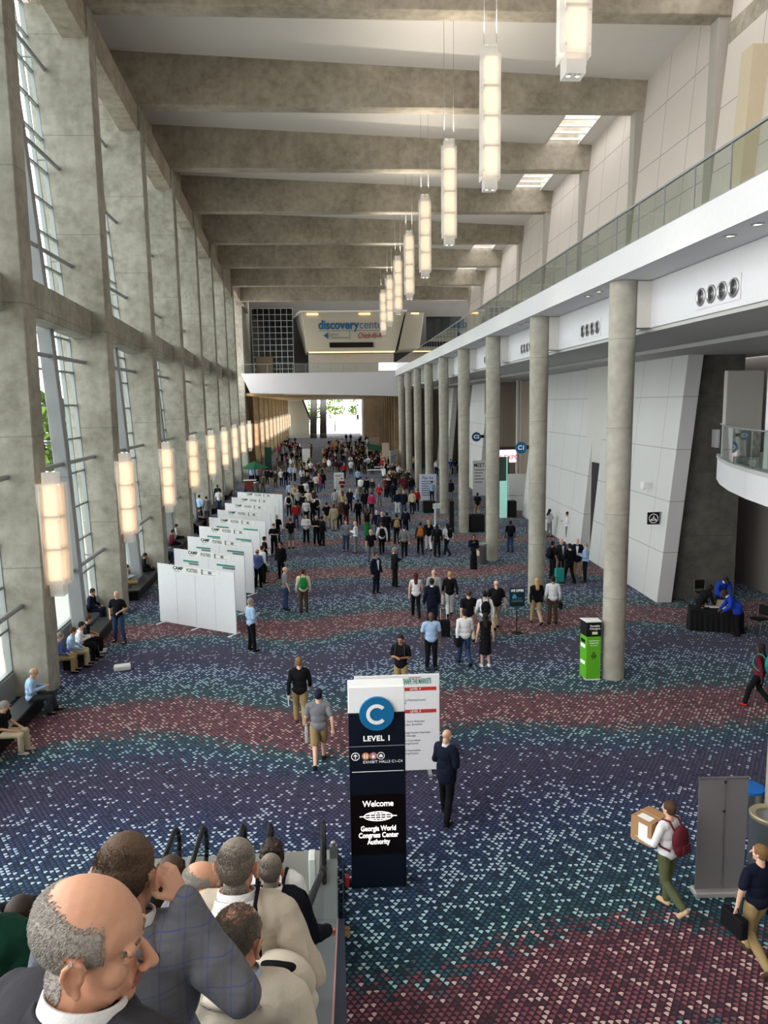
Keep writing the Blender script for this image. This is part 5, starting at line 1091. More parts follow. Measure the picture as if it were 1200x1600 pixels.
# along the poster boards and mid hall: (x, y, facing, pose, top, colour, bottom, colour, hair, hair colour, skin, label)
R=[(404,918,-.4,'fold','long','plaid blue','trousers','black','fringe','brown','l','man in blue checked shirt at the end of the third poster board'),
(412,911,-1,'stand','long','white','trousers','black','short','brown','p','man in pale shirt behind the blue checked shirt'),
(415,893,-1.2,'fold','short','black','trousers','black','short','dark','p','man in black polo with folded arms by the fourth poster board'),
(429,868,F,'phone','short','black','trousers','black','short','brown','p','person in black holding white papers by the poster boards'),
(434,850,F-.3,'stand','short','black','trousers','darkgrey','bald','','p','bald man in black polo by the poster boards'),
(440,904,F-.5,'stand','jacket','black','trousers','black','short','dark','m','man in black suit and white shirt near the poster boards'),
(447,953,-1.2,'stand','short','grey','trousers','jeans','fringe','grey','p','man in grey polo and blue jeans facing the green backpack'),
(455,857,0,'stand','short','black','shorts','grey','short','brown','p','man in black t-shirt and grey shorts in mid hall'),
(479,850,F,'fold','long','white','trousers','black','short','brown','p','woman in white blouse with folded arms in mid hall'),
(495,852,F,'fold','short','black','trousers','black','short','grey','p','man in black with crossed arms in mid hall, left of two'),
(504,853,-.8,'stand2','long','black','trousers','black','short','dark','m','man in black sweater in mid hall, right of two'),
(541,861,F,'stand','long','grey','trousers','jeans','short','brown','p','man in grey-blue shirt and jeans facing the camera'),
(556,864,1.3,'phone','long','white','trousers','grey','bald','','p','man in white shirt and grey trousers showing a folder'),
(580,880,.1,'walkL','short','black','trousers','grey','bald','','p','man in black t-shirt and grey trousers walking away'),
(632,872,-.1,'walkR','long','grey','trousers','black','cap','navy','p','man in grey shirt and black trousers striding away'),
(670,861,0,'walkL','loose','black','trousers','white','long','blond','p','blonde woman in black jacket and white trousers in mid hall'),
(683,870,0,'stand','loose','black','trousers','black','long','dark','m','woman all in black with long black hair in mid hall'),
(589,842,0,'stand','loose','navy','trousers','grey','fringe','white','p','white-haired man in navy sweater in mid hall'),
(597,845,.2,'stand','jacket','darkgrey','trousers','black','fringe','white','p','white-haired man in dark grey jacket right of the navy sweater'),
(605,846,0,'stand','loose','black','trousers','black','short','dark','d','man in black next to the dark grey jacket'),
(574,838,0,'stand','vest','black','longskirt','green','long','brown','m','woman in black top and long green skirt'),
(522,830,.2,'stand','jacket','beige','trousers','beige','short','brown','d','man in beige suit seen from behind'),
(511,826,.1,'stand2','short','black','trousers','beige','short','dark','p','man in black shirt and beige trousers left of the beige suit'),
(531,826,0,'stand','long','brown','trousers','black','long','brown','p','woman in brown top right of the beige suit'),
(479,819,0,'stand','long','white','trousers','black','short','grey','p','man in white shirt and black trousers behind the white blouse'),
(463,826,.1,'stand','loose','red','trousers','jeans','short','dark','p','person in red sweater and jeans near the poster boards'),
(489,818,.4,'stand','long','black','trousers','black','fringe','grey','p','grey-haired man in black beside the white shirt'),
(541,822,F,'stand','short','black','trousers','maroon','short','dark','p','person in black shirt with red bag strap in mid hall'),
(560,820,.3,'stand','long','black','trousers','black','short','dark','d','person in black behind the folder, mid hall'),
(581,806,0,'stand','loose','pink','trousers','black','short','dark','p','person in bright pink top in mid hall'),
(570,802,.1,'stand','jacket','black','trousers','darkgrey','short','dark','m','person in black jacket left of the pink top'),
(558,800,1,'phone','long','lightblue','trousers','grey','fringe','white','p','man in pale blue shirt left of the black jacket'),
(547,799,F,'stand','loose','navy','trousers','navy','fringe','white','p','white-haired man in navy facing the camera'),
(524,800,0,'stand','long','lightgrey','trousers','grey','cap','navy','p','man in pale grey shirt and navy cap'),
(536,803,0,'stand','long','tan','trousers','brown','long','brown','m','woman with brown hair and tan top'),
(593,790,F,'fold','loose','red','trousers','grey','short','grey','p','man in red jacket and grey trousers facing the camera'),
(564,776,-.5,'stand','long','white','trousers','olive','short','dark','p','man in white shirt and olive trousers beyond the crowd line'),
(573,777,0,'stand','jacket','black','trousers','black','short','dark','p','person in black jacket right of the olive trousers'),
(582,779,.5,'stand','long','darkgrey','trousers','grey','fringe','grey','p','person in dark grey shirt and pale trousers'),
(535,778,F,'phone','short','maroon','trousers','beige','short','brown','p','man in dark red shirt before the white notice board'),
(559,760,0,'stand','long','lightblue','trousers','navy','short','dark','p','man in light blue shirt and navy trousers from behind'),
(621,803,0,'stand','loose','navy','trousers','white','short','grey','p','person in navy coat and white trousers'),
(631,803,F,'stand','jacket','navy','trousers','jeans','short','grey','p','man in navy blazer and jeans facing the camera'),
(644,803,.3,'stand','loose','cream','trousers','black','cap','tan','p','person in cream jacket and pale hat'),
(651,799,0,'stand','long','red','trousers','black','short','grey','p','person in red top right of the cream jacket'),
(615,786,0,'stand','jacket','navy','trousers','navy','short','dark','m','man in navy suit from behind'),
(675,784,.1,'stand','long','lightblue','trousers','black','short','dark','p','man in light blue shirt before the blue and white banner'),
(704,782,0,'stand','jacket','navy','trousers','grey','short','dark','d','man in navy behind the fifth round column'),
(746,808,.1,'walkL','short','black','trousers','khaki','short','dark','d','man in black shirt and khaki trousers right of the fourth column'),
(704,741,-.1,'stand','short','royal','trousers','grey','short','dark','p','person in royal blue far down the right side, left of two'),
(711,741,0,'stand','short','navy','trousers','grey','short','dark','p','person in navy far down the right side, right of two'),
(682,742,F,'stand','long','white','trousers','black','short','dark','p','person in white shirt between the fifth and sixth round columns'),
(440,760,0,'stand','long','white','trousers','navy','fringe','grey','p','man in white shirt and navy trousers left of the crowd'),
(447,760,F,'stand','long','black','trousers','navy','long','dark','m','person in black beside the white shirt left of the crowd'),
(454,752,F,'stand','long','lightblue','trousers','darkgrey','short','grey','p','man in light blue shirt left of the crowd, farther pair'),
(461,752,1,'stand','long','white','trousers','black','short','grey','p','man in white shirt left of the crowd, farther pair'),
(424,760,0,'stand','long','black','trousers','khaki','short','brown','p','person in black and khaki by the coffee cart, left one'),
(431,763,F,'stand','long','brown','trousers','brown','short','brown','p','person in brown by the coffee cart, right one'),
(418,758,0,'stand','jacket','black','trousers','black','short','dark','p','person in black jacket under the green umbrella'),
(411,770,0,'stand','long','olive','trousers','brown','short','brown','p','person in olive top queueing at the coffee cart'),
(453,786,0,'stand','long','lightblue','trousers','black','short','brown','p','man in light blue shirt at the head of the queue'),
(460,790,F,'stand','long','tan','trousers','black','long','brown','p','woman in tan top in the queue'),
(471,786,.4,'stand','jacket','black','trousers','black','short','dark','m','man in black jacket in the queue, left one'),
(478,783,0,'stand','loose','white','trousers','black','short','dark','p','person in white sweater in the queue'),
(486,779,.3,'stand','jacket','navy','trousers','navy','short','dark','p','man in navy jacket in the queue'),
(466,800,.2,'stand','long','lightgrey','trousers','black','fringe','grey','p','grey-haired person in pale grey in the queue'),
(482,801,0,'stand','loose','cream','trousers','black','fringe','white','p','white-haired person in cream in the queue'),
(490,798,-.2,'stand','long','darkgrey','trousers','black','short','dark','p','person in dark grey in the queue'),
(474,808,0,'stand','jacket','black','trousers','darkgrey','short','brown','p','man in black jacket in the queue, nearer one'),
(505,765,0,'stand','jacket','black','trousers','navy','short','dark','m','tall man in black jacket before the dense crowd'),
(538,748,0,'stand','loose','red','trousers','black','short','grey','p','person in bright red top before the dense crowd'),
(494,770,.2,'stand','short','white','trousers','olive','short','dark','p','person in white shirt and olive trousers with a dark backpack')]
for q in R: P(*q,h=1.0)
for fx,fy,rz,ps,top,tc,bc,hair,hc,sk,lb,pc,pl in (
 (475,957,.05,'stand','long','cream','brown','short','red','p','woman in cream top and wide brown trousers with a green backpack','green','bright green backpack on the woman in wide brown trousers'),
 (597,866,0,'walkR','long','white','black','short','brown','p','man in white shirt with black backpack in mid hall','black','black backpack on the white-shirted man in mid hall'),
 (657,866,0,'walkL','long','darkgrey','black','short','dark','m','man in dark shirt with an orange backpack','orange','orange-brown backpack in mid hall'),
 (699,868,.6,'walkR','long','white','navy','long','dark','m','woman in white top with black backpack in mid hall','black','black backpack on the woman in white top'),
 (797,863,0,'stand','short','black','jeans','short','dark','d','man in black t-shirt with backpack right of the third column','black','black backpack on the man right of the third column'),
 (620,850,0,'stand','loose','black','black','short','dark','m','person in black with a tan backpack','khaki','tan backpack on the person in black'),
 (634,838,0,'stand','long','navy','black','short','dark','m','person in navy with a blue backpack','navy','navy blue backpack in mid hall'),
 (452,807,0,'stand','long','white','black','short','dark','p','person in white shirt with black backpack by the poster boards','black','black backpack beside the poster boards'),
 (496,812,0,'stand','long','white','black','short','dark','p','person in white with black backpack in the queue','black','black backpack in the queue')):
    r=P(fx,fy,rz,ps,top,tc,'trousers',bc,hair,hc,sk,lb,h=1.0); backpack(r,pc,pl)
# the dense crowd down the hall
cr=random.Random(11); used=[(6.55,97),(6.3,118),(6.8,117.6),(5.9,118.2),(7,90),(6.8,89.2),(6.6,88.6),(7.2,90.7),(7.4,91.4),(8.9,98.4),(.2,125),(-3.4,95.8),(.4,67.9),(5.9,105),(5.9,106.5),(4.6,86),(5.2,86),(4,86),(6.2,87.2),(6.8,87.2),(5.6,87.2),(5.6,90),(5,90),(6.2,90),(-8.2,97),(7.75,63.2),(7.2,63.2),(8.2,63.2),(-7.6,74.5),(-7.9,73.4)]
tops=['black']*6+['navy']*3+['darkgrey']*3+['white']*2+['grey','maroon','brown','red','olive','beige','lightblue','pink','tan']
zones=[(505,600,700,745,105,'in the dense mid-hall crowd'),(432,492,703,742,34,'left of the distant crowd'),(600,650,728,778,40,'before the sixth column'),(470,505,742,772,14,'at the queue head'),(585,616,712,735,12,'by the white tables'),(432,470,693,712,12,'far off by the windows'),(560,600,690,704,10,'far off by brown fins'),(378,410,748,757,7,'by the green umbrella')]
for x0,x1,y0,y1,nn,wh in zones:
    k=0; tries=0
    while k<nn and tries<4000:
        tries+=1; fx=cr.uniform(x0,x1); fy=cr.uniform(y0,y1); p=at(fx,fy)
        if any((p.x-a)**2+(p.y-b)**2<.36 for a,b in used) or (abs(p.x-8.06)<.9) or p.x<-7.5-.026*(min(p.y,93)-22): continue
        used.append((p.x,p.y)); k+=1
        tc=cr.choice(tops); bc=cr.choice(['black','black','navy','khaki','grey','jeans','darkgrey']); top=cr.choice(['long','jacket','short','loose','long']); hair,hc=cr.choice([('short','dark'),('short','dark'),('short','brown'),('long','dark'),('long','brown'),('fringe','grey'),('short','grey'),('long','blond')])
        person((p.x,p.y,0),cr.choice([0,PI,cr.uniform(0,6.28)]),cr.choice(['stand','stand','phone','fold','stand2']),top,tc,'trousers',bc,hair,hc,cr.choice('ppmdl'),'%s-haired person in %s %s and %s trousers %s'%({'dark':'dark','brown':'brown','grey':'grey','blond':'blonde'}[hc],tc.replace('darkgrey','dark grey').replace('lightblue','light blue'),{'jacket':'jacket','short':'t-shirt','loose':'sweater','long':'shirt'}[top],bc.replace('darkgrey','dark grey').replace('jeans','denim'),wh),near=False,h=cr.uniform(.94,1.04),group='people '+wh)
for fx,fy,k in ((541,690,'left'),(548,690,'right')): P(fx,fy,0,'stand','jacket','black','trousers','black','short','dark','m','lone person in black before the far exit, %s of two'%k,h=1.0)
# ---------------------------------------------------------------- escalators in the foreground
M_deck=mat('escalator deck steel','#8e9398',.35,.5); M_skirt=mat('escalator skirt navy','#2a3247',.4,.3); M_plate=mat('landing plate','#9c9c98',.45,.4)
M_comb=mat('step metal','#5c5e60',.45,.6); M_pinkl=mat('skirt light pink','#c98f93',.4)
SL=.577; Z0=6.35
def ez(y): return max(.0,Z0-SL*y) if y<11.006 else 0.0
def escalator(x0,x1,label):
    T=thing('escalator',label,'escalator',(0,0,0),0,'escalators running down into the hall')
    for k in range(30):
        y=-.6+k*.4; z=Z0-SL*(k*.4-.0)+.0
        if z<.02: break
        MB().box(x0+.19,x1-.40,y,y+.405,z-.26,z).build('step',M_comb,T)
    for s,x in((-1,x0),(1,x1)):
        i=-s; RO=.33 if s>0 else .12
        def pr(xa,xb,za,zb,y0=-.8,y1=11.0):
            return [(xa,y0,Z0-SL*y0+za),(xb,y0,Z0-SL*y0+za),(xb,y1,ez(y1)+za if za>-.2 else -.0),(xa,y1,ez(y1)+za if za>-.2 else -.0),(xa,y0,Z0-SL*y0+zb),(xb,y0,Z0-SL*y0+zb),(xb,y1,ez(y1)+zb),(xa,y1,ez(y1)+zb)]
        a,b=sorted((x,x+i*.11)); MB().hexa(pr(a,b,.1,.155)).build('outer_deck',M_skirt,T)
        a,b=sorted((x+i*.111,x+i*(RO+.04))); MB().hexa(pr(a,b,.1,.16)).hexa([(a,11,.1),(b,11,.1),(b,12.6,.1),(a,12.6,.1),(a,11,.16),(b,11,.16),(b,12.6,.16),(a,12.6,.16)]).build('deck',M_deck,T)
        a,b=sorted((x+i*(RO+.04),x+i*(RO+.07))); MB().hexa(pr(a,b,-.1,.1)).hexa([(a,11,0),(b,11,0),(b,12.5,0),(a,12.5,0),(a,11,.1),(b,11,.1),(b,12.5,.1),(a,12.5,.1)]).build('skirt',M_skirt,T)
        a,b=sorted((x,x+i*.02)); MB().hexa(pr(a,b,-.45,.1)).hexa([(a,11,0),(b,11,0),(b,12.6,0),(a,12.6,0),(a,11,.1),(b,11,.1),(b,12.6,.1),(a,12.6,.1)]).build('side_cladding',M_skirt,T)
        a,b=sorted((x+i*.098,x+i*.107)); MB().hexa(pr(a-(.008 if s>0 else -.008),b,.162,.17)).build('pink_light_line',M_pinkl,T)
        xr=x+i*RO
        gl=MB().hexa([(xr-.006,-.8,Z0+.8*SL+.16),(xr+.006,-.8,Z0+.8*SL+.16),(xr+.006,11,.16),(xr-.006,11,.16),(xr-.006,-.8,Z0+.8*SL+.92),(xr+.006,-.8,Z0+.8*SL+.92),(xr+.006,11,.92),(xr-.006,11,.92)])
        gl.prism([(xr-.006,11,.16),(xr-.006,12.35,.16),(xr-.006,12.6,.35),(xr-.006,12.66,.55),(xr-.006,12.6,.76),(xr-.006,12.35,.92),(xr-.006,11,.92)],(.012,0,0)).build('balustrade_glass',M_rail,T)
        pts=[(xr,-.8,Z0+.8*SL+.96),(xr,10.6,ez(10.6)+.96),(xr,11.1,.97),(xr,12.35,.96)]+[(xr,12.35+.34*math.sin(t),.58+.38*math.cos(t)) for t in [PI*k/8 for k in range(1,9)]]+[(xr,11.9,.2)]
        h=MB().path(pts,.042,8)
        for p in pts: h.ball(p,.042,8)
        h.build('handrail',M_rubber,T,smooth=True)
    return T
escalator(-1.36,.0,'escalator in the right foreground carrying the queue of delegates'); escalator(-2.50,-1.38,'escalator left of the crowded one'); escalator(-3.9,-2.52,'farthest left escalator behind the dark-haired woman')
tag(MB().box(-4.1,-.1,11.05,13.1,.004,.03).build('landing_plate',M_plate),'grey steel landing plate at the foot of the escalators','plate')
tag(MB().box(-.24,-.10,12.75,12.83,.031,.3).ball((-.17,12.79,.34),.05).build('guard_post',M_chrome),'small chrome guard post at the foot of the right escalator','post')
tag(MB().box(-.58,-.46,11.9,12.2,.031,.62).build('newel_panel',mat('newel white','#dcdedc',.4),bevel=.02),'white newel panel beside the right handrail end','panel')
tag(MB().cbox((.02,10.95,.02),(.11,.08,.03)).cbox((.03,10.83,.02),(.1,.09,.03)).build('cable_plug',mat('plug ochre','#a9824a')),'ochre cable plug lying beside the right escalator','plug')
# ---------------------------------------------------------------- delegates on the escalator
def strands(b,pts,mask,J,n,L,flow,seed=1,rad=.0011):
    rr=random.Random(seed); R=Euler(J['hrot']).to_matrix(); Ri=R.inverted(); c=J['head']; cand=[]
    for co_,nn,ar in pts:
        q=Ri@(co_-c); dens=mask(q)
        if dens>0: cand.append((co_,nn,q,dens))
    if not cand: return
    for k in range(n):
        co_,nn,q,dens=cand[rr.randrange(len(cand))]
        if rr.random()>dens: continue
        t=nn.orthogonal().normalized(); t2=nn.cross(t)
        p=co_+t*rr.uniform(-.003,.003)+t2*rr.uniform(-.003,.003)
        f=R@flow(q); d=(nn*rr.uniform(.12,.32)+f+V((rr.gauss(0,.16),rr.gauss(0,.16),rr.gauss(0,.16)))).normalized()
        l=L*rr.uniform(.6,1.25); m_=p+d*l*.5; e=p+(d*.7+f*.35-nn*.22).normalized()*l
        s1=d.orthogonal().normalized()*rad; s2=d.cross(s1).normalized()*rad; p=p-nn*.001
        vs=[b.verts.new(x) for x in (p+s1,p-s1*.5+s2,p-s1*.5-s2,m_+s1*.8,m_-s1*.4+s2*.8,m_-s1*.4-s2*.8,e)]
        for f_ in((0,1,4,3),(1,2,5,4),(2,0,3,5),(3,4,6),(4,5,6),(5,3,6)): b.faces.new([vs[i] for i in f_])
def hair_from_skin(me,J,mask,n,L,flow,off=.002,seed=1,rad=.0011):
    b=bmesh.new(); R=Euler(J['hrot']).to_matrix(); Ri=R.inverted(); c=J['head']; pts=[]; vm={}
    for p in me.polygons:
        q=Ri@(p.center-c)
        if q.z<-.13 or abs(q.x)>.1 or q.length>.2: continue
        pts.append((p.center.copy(),p.normal.copy(),p.area))
        if mask(q)>.6:
            vs=[]
            for i in p.vertices:
                if i not in vm: v=me.vertices[i]; vm[i]=b.verts.new(v.co+v.normal*off)
                vs.append(vm[i])
            b.faces.new(vs)
    strands(b,pts,mask,J,n,L,flow,seed,rad)
    m=D.meshes.new('hair'); b.to_mesh(m); b.free()
    for p in m.polygons: p.use_smooth=True
    return m
def noear(q): return not(abs(q.x)>.073 and -.032<q.y<.03 and q.z<.022)
def ss(v,w=.010): return max(0.,min(1.,v/w+.5))
def m_full(q):
    if not noear(q): return 0
    if q.z>.035: return ss(.075-max(0,.09-q.z)*.2-q.y)
    if q.y<-.035: return ss(q.z+.085)
    return ss(q.z-.0)*ss(.035-q.y)
def m_horse(q):
    if not noear(q): return 0
    t=.062+.025*max(0,min(1,(-q.y-.01)/.05))
    v=ss(t-q.z,.022)
    if q.y<-.032: return v*ss(q.z+.085)
    return v*ss(q.z+.006)*ss(.034-q.y,.016)
def m_thin(q):
    v=m_full(q)
    if v and q.z>.07 and -.085<q.y<.06 and abs(q.x)<.05: return v*.30
    return v
def flow_down(q): return V((q.x*1.5,-.35 if q.z>.05 else -.25,-.55 if q.z<.06 else -.1)).normalized()*.8
def flow_back(q): return V((0,-.8,-.3 if q.z<.06 else 0))
def collar(J,m,root,r0,r1,h,z,tilt=.25,nm='collar',thick=.006,y=.0):
    b=MB(); n=40; nk=J['neck']; prof=[(r0+thick,0),(r1+thick,h),(r1,h+.002),(r0-.004,h*.35)]
    M=Matrix.Translation(nk+V((0,y,z)))@Euler((tilt,0,0)).to_matrix().to_4x4(); R_=[]
    for r,zz in prof: R_.append([b.b.verts.new(M@V((r*1.08*math.cos(2*PI*i/n+PI/2),r*math.sin(2*PI*i/n+PI/2),zz-(.02*(1-math.cos(2*PI*i/n))**2 if 0 else 0)))) for i in range(n)])
    for a,c in zip(R_,R_[1:]+R_[:1]):
        for i in range(1,n): b.b.faces.new((a[i-1],a[i],c[i],c[i-1]))
    o=b.build(nm,m,root); 
    for p in o.data.polygons: p.use_smooth=True
    return o
def cloth(name,c,kind='plain'):
    n=NT(name); x,y,z=n.xyz(); base=g(c); w=n.noise(260,2); f=n.noise(5,4)
    col=n.mix(w,tuple(k*.86 for k in base[:3]),tuple(min(1,k*1.1) for k in base[:3]))
    if kind=='plaid':
        def ln(v,s,wd,o=0): return n.math('LESS_THAN',n.math('FRACT',n.math('DIVIDE',n.math('ADD',v,o),s)),wd)
        l=n.math('MAXIMUM',ln(x,.062,.05,10),ln(z,.07,.045,10)); l2=n.math('MAXIMUM',ln(x,.062,.16,10.02),ln(z,.07,.14,10.02))
        col=n.mix(n.math('MULTIPLY',l2,.25),col,g('#55565c')); col=n.mix(n.math('MULTIPLY',l,.55),col,g('#3d4f8f'))
    if kind=='linen': col=n.mix(n.math('MULTIPLY',n.noise(120,2,n.mapping((1,1,.12))),.35),col,tuple(k*.8 for k in base[:3]))
    b1=n.math('ADD',n.math('MULTIPLY',f,1.0),n.math('MULTIPLY',w,.05)); n.bump(b1,.75,.035)
    return n.done(col,.88,.12)
def skinmat(nm,c,spots=.1):
    n=NT(nm); base=g(c); red=(min(1,base[0]*1.05),base[1]*.72,base[2]*.66)
    col=n.mix(n.ramp(n.noise(16,4),[(.4,(0,0,0)),(.7,(.35,.35,.35))]),base,red); col=n.mix(n.math('MULTIPLY',n.noise(90,3),.14),col,tuple(k*.6 for k in base[:3]))
    n.bump(n.noise(300,3),.12,.003); m=n.done(col,.48,.4); n.p.inputs['Subsurface Weight'].default_value=.12; n.p.inputs['Subsurface Radius'].default_value=(.012,.004,.002); n.p.inputs['Subsurface Scale'].default_value=.5
    return m
def hmat(nm,c,c2):
    n=NT(nm); col=n.mix(n.ramp(n.noise(220,2),[(.35,(0,0,0)),(.65,(1,1,1))]),g(c),g(c2)); n.bump(n.noise(260,3),.5,.004); return n.done(col,.6,.3)
def delegate(px,py,Y,rz,hrot,label,sk,mask,hairm,top,topm,bot='black',J0='stand',el=None,er=None,wl=None,wr=None,L=.012,n=7000,flow=flow_down,col=None,col2=None,h=1.03,vox=.0055,wd=1.0,seed=1,hy=0,topk='jacket',belly=0):
    J=dict(pose(J0)); J['hrot']=hrot; J['head']=J['head']+V((0,.012+hy,-.03))
    for k,v in(('el',el),('er',er),('wl',wl),('wr',wr)):
        if v: J[k]=V(v)
    w=aty(px,py,Y); R=Euler((0,0,rz)).to_matrix(); r0=w-(R@(J['head']*h))
    T=thing('person',label,'person',r0,rz); T.scale=(h,h,h)
    me=skin_mesh(J,vox,True,True); adder(me,'body',sk,T)
    adder(rumple(top_mesh(J,topk,.009)),{'jacket':'jacket','long':'long_sleeved_shirt','short':'short_sleeved_shirt','loose':'sweater'}[topk],topm,T)
    adder(bottom_mesh(J,'trousers',.014),'trousers',cmat('c',bot),T); adder(shoe_mesh(J,.012),'shoes',cmat('c','black'),T)
    if mask: adder(hair_from_skin(me,J,mask,n,L,flow,seed=seed),'hair',hairm,T)
    if col: collar(J,col,T,.079,.067,.060,.0,-.25,'shirt_collar')
    if col2: collar(J,col2,T,.124,.085,.062,-.030,-.25,'jacket_collar',.008)
    return T,J
def face_bits(T,J,skm,brow,iris='#3a2a20',lips='#b06a5e'):
    R=Euler(J['hrot']).to_matrix(); c=J['head']
    for s in(-1,1):
        b=MB().ball(c+R@V((s*.031,.0705,-.002)),.0125,16); e=b.build('eye',mat('eye white','#d9d0c8',.25),T,smooth=True)
        MB().ball(c+R@V((s*.0325,.0775,-.003)),.0066,12).build('iris',mat('iris brown',iris,.2),e,smooth=True)
        b=bmesh.new(); ell3(b,c+R@V((s*.031,.0712,.0058)),(.0148,.0138,.0112),R); ell3(b,c+R@V((s*.031,.0715,-.0115)),(.0145,.013,.006),R); adder(fuse(b,.0018,2),'eyelid',skm,T)
        b=bmesh.new(); cap(b,c+R@V((s*.016,.088,.004)),c+R@V((s*.034,.087,.007)),.0042,.0042,8); cap(b,c+R@V((s*.034,.087,.007)),c+R@V((s*.050,.076,.001)),.0042,.0035,8)
        adder(fuse(b,.002,1),'eyelid',skm,T)
        b=bmesh.new(); cap(b,c+R@V((s*.014,.0885,.015)),c+R@V((s*.034,.0865,.0195)),.0048,.0048,8); cap(b,c+R@V((s*.034,.0865,.0195)),c+R@V((s*.056,.070,.012)),.0048,.004,8)
        adder(fuse(b,.0022,1),'eyebrow',brow,T)
    b=bmesh.new()
    for z in(-.066,-.077): cap(b,c+R@V((-.02,.088,z)),c+R@V((0,.0935,z)),.004,.006,8); cap(b,c+R@V((0,.0935,z)),c+R@V((.02,.088,z)),.006,.004,8)
    adder(fuse(b,.0022,1),'lips',mat('lips','#9c5f54',.5),T)
SKa=skinmat('tanned skin','#d6a487'); SKb=skinmat('pale warm skin','#d3a288'); SKc=skinmat('ruddy skin','#cd987d')
Hg=hmat('silver hair','#928c86','#aea8a1'); Hb=hmat('short brown hair','#4a392d','#66513f'); Hgb=hmat('greying brown hair','#5a5149','#857a6e'); Hs=hmat('silver brown hair','#6f675f','#938a7f'); Hd=hmat('long dark hair','#1b1310','#3a2a22'); Hbr=hmat('long brown hair','#2c1f18','#54402f')
K_char=cloth('charcoal suit','#3b3b40'); K_plaid=cloth('grey plaid suit','#6a6b72','plaid'); K_linen=cloth('cream linen','#cfc6b6','linen'); K_tan=cloth('light beige cloth','#c4b9a8','linen'); K_navy=cloth('navy suit cloth','#14161f'); K_white=cloth('white shirt cloth','#e6e6e8'); K_blue=cloth('pale blue shirt cloth','#9db7d6'); K_grey=cloth('mid grey suit cloth','#6d7075'); K_green=cloth('dark green cloth','#173d30'); K_blk=cloth('black knit','#141416')
# 1 silver-haired bald man in profile
T1,J1=delegate(142,1466,1.38,-.55,(-.16,.0,-1.0),'bald silver-haired man in charcoal suit, profile, nearest on the escalator',SKa,m_horse,Hg,'jacket',K_char,L=.0085,n=15000,col=K_white,col2=K_char,vox=.004,seed=3,h=1.03)
face_bits(T1,J1,SKa,Hgb)
# 2 man in plaid suit with hand at his ear
T2,J2=delegate(197,1366,2.1,.0,(-.1,0,-.12),'man in grey plaid suit with blue lines holding a hand to his ear',SKb,m_full,Hb,'jacket',K_plaid,L=.007,n=15000,er=(.31,-.06,1.29),wr=(.155,.02,1.52),col=K_white,col2=K_plaid,vox=.0048,seed=4,h=1.04)
R2=Euler((0,0,0)).to_matrix(); d=(J2['wr']-J2['er']).normalized(); b=MB(); b.tube(J2['wr']-d*.055,J2['wr']-d*.01,.040,20,.038); b.build('shirt_cuff',K_white,T2)
b=MB(); b.tube(J2['wr']-d*.005,J2['wr']+d*.004,.034,20,.034); b.build('gold_bracelet',mat('gold','#b08a3e',.3,.9),T2)
# 3 balding man in cream linen
T3,J3=delegate(372,1466,2.6,-.15,(-.28,0,-.25),'man with thinning grey-brown hair in cream linen jacket and blue collar',SKc,m_thin,Hgb,'jacket',K_linen,L=.022,n=13000,flow=flow_back,col=K_blue,col2=K_linen,vox=.005,seed=5,h=1.04)
# 4 tall man, white collar, beige sleeve
T4,J4=delegate(370,1352,3.15,-.05,(-.02,0,-.1),'tall man with short greying hair, white shirt collar and beige jacket',SKc,m_full,Hs,'jacket',K_tan,L=.010,n=11000,er=(.31,-.04,1.14),wr=(.27,.16,1.0),col=K_white,col2=K_white,vox=.0055,seed=6,h=1.04)
# 5 bald man with glasses looking right
T5,J5=delegate(316,1380,4.0,-.5,(-.12,0,-.85),'bald white-haired man with thin dark glasses looking right on the escalator',SKa,m_horse,Hg,'jacket',K_grey,L=.010,n=7000,col=K_blk,col2=K_grey,vox=.0055,seed=7)
face_bits(T5,J5,SKa,Hg)
R5=Euler(J5['hrot']).to_matrix(); c5=J5['head']; b=MB()
for s in(-1,1):
    b.path([c5+R5@V(q) for q in((s*.088,-.01,.004),(s*.078,.06,.008),(s*.056,.100,.006))],.0022,6)
    for k in range(14):
        a0,a1=2*PI*k/14,2*PI*(k+1)/14; b.tube(c5+R5@V((s*.033+.024*math.cos(a0),.104,.0+.017*math.sin(a0))),c5+R5@V((s*.033+.024*math.cos(a1),.104,.0+.017*math.sin(a1))),.0018,6)
b.path([c5+R5@V(q) for q in((-.009,.104,.004),(.009,.104,.004))],.0018,6); b.build('spectacles',M_black,T5)
b=MB(); nk=J5['neck']; b.path([nk+V(q) for q in((-.085,.04,.02),(-.08,-.06,.045),(0,-.1,.05),(.08,-.06,.045),(.085,.04,.02))],.009,8); b.build('green_lanyard',mat('lanyard green','#6fb53c'),T5)
# 6 navy suit
T6,J6=delegate(423,1360,5.1,-.05,(-.08,0,0),'grey-haired man in navy jacket with a hand on the right handrail',SKc,m_full,Hs,'jacket',K_navy,L=.012,n=6000,er=(.27,.0,1.12),wr=(.36,.22,1.0),col=K_white,vox=.0065,seed=8)
# 7 curly black hair and backpack
T7,J7=delegate(426,1337,5.9,-.1,(-.1,0,0),'person with curly black hair and white shirt in front of the navy jacket',cmat('s','d'),m_full,Hd,'long',K_white,L=.03,n=5000,vox=.0075,topk='loose',seed=9)
adder(hair_mesh(J7,'curly',.008),'curls',Hd,T7)
BP=backpack(T7,'black','black backpack on the curly-haired person on the escalator')
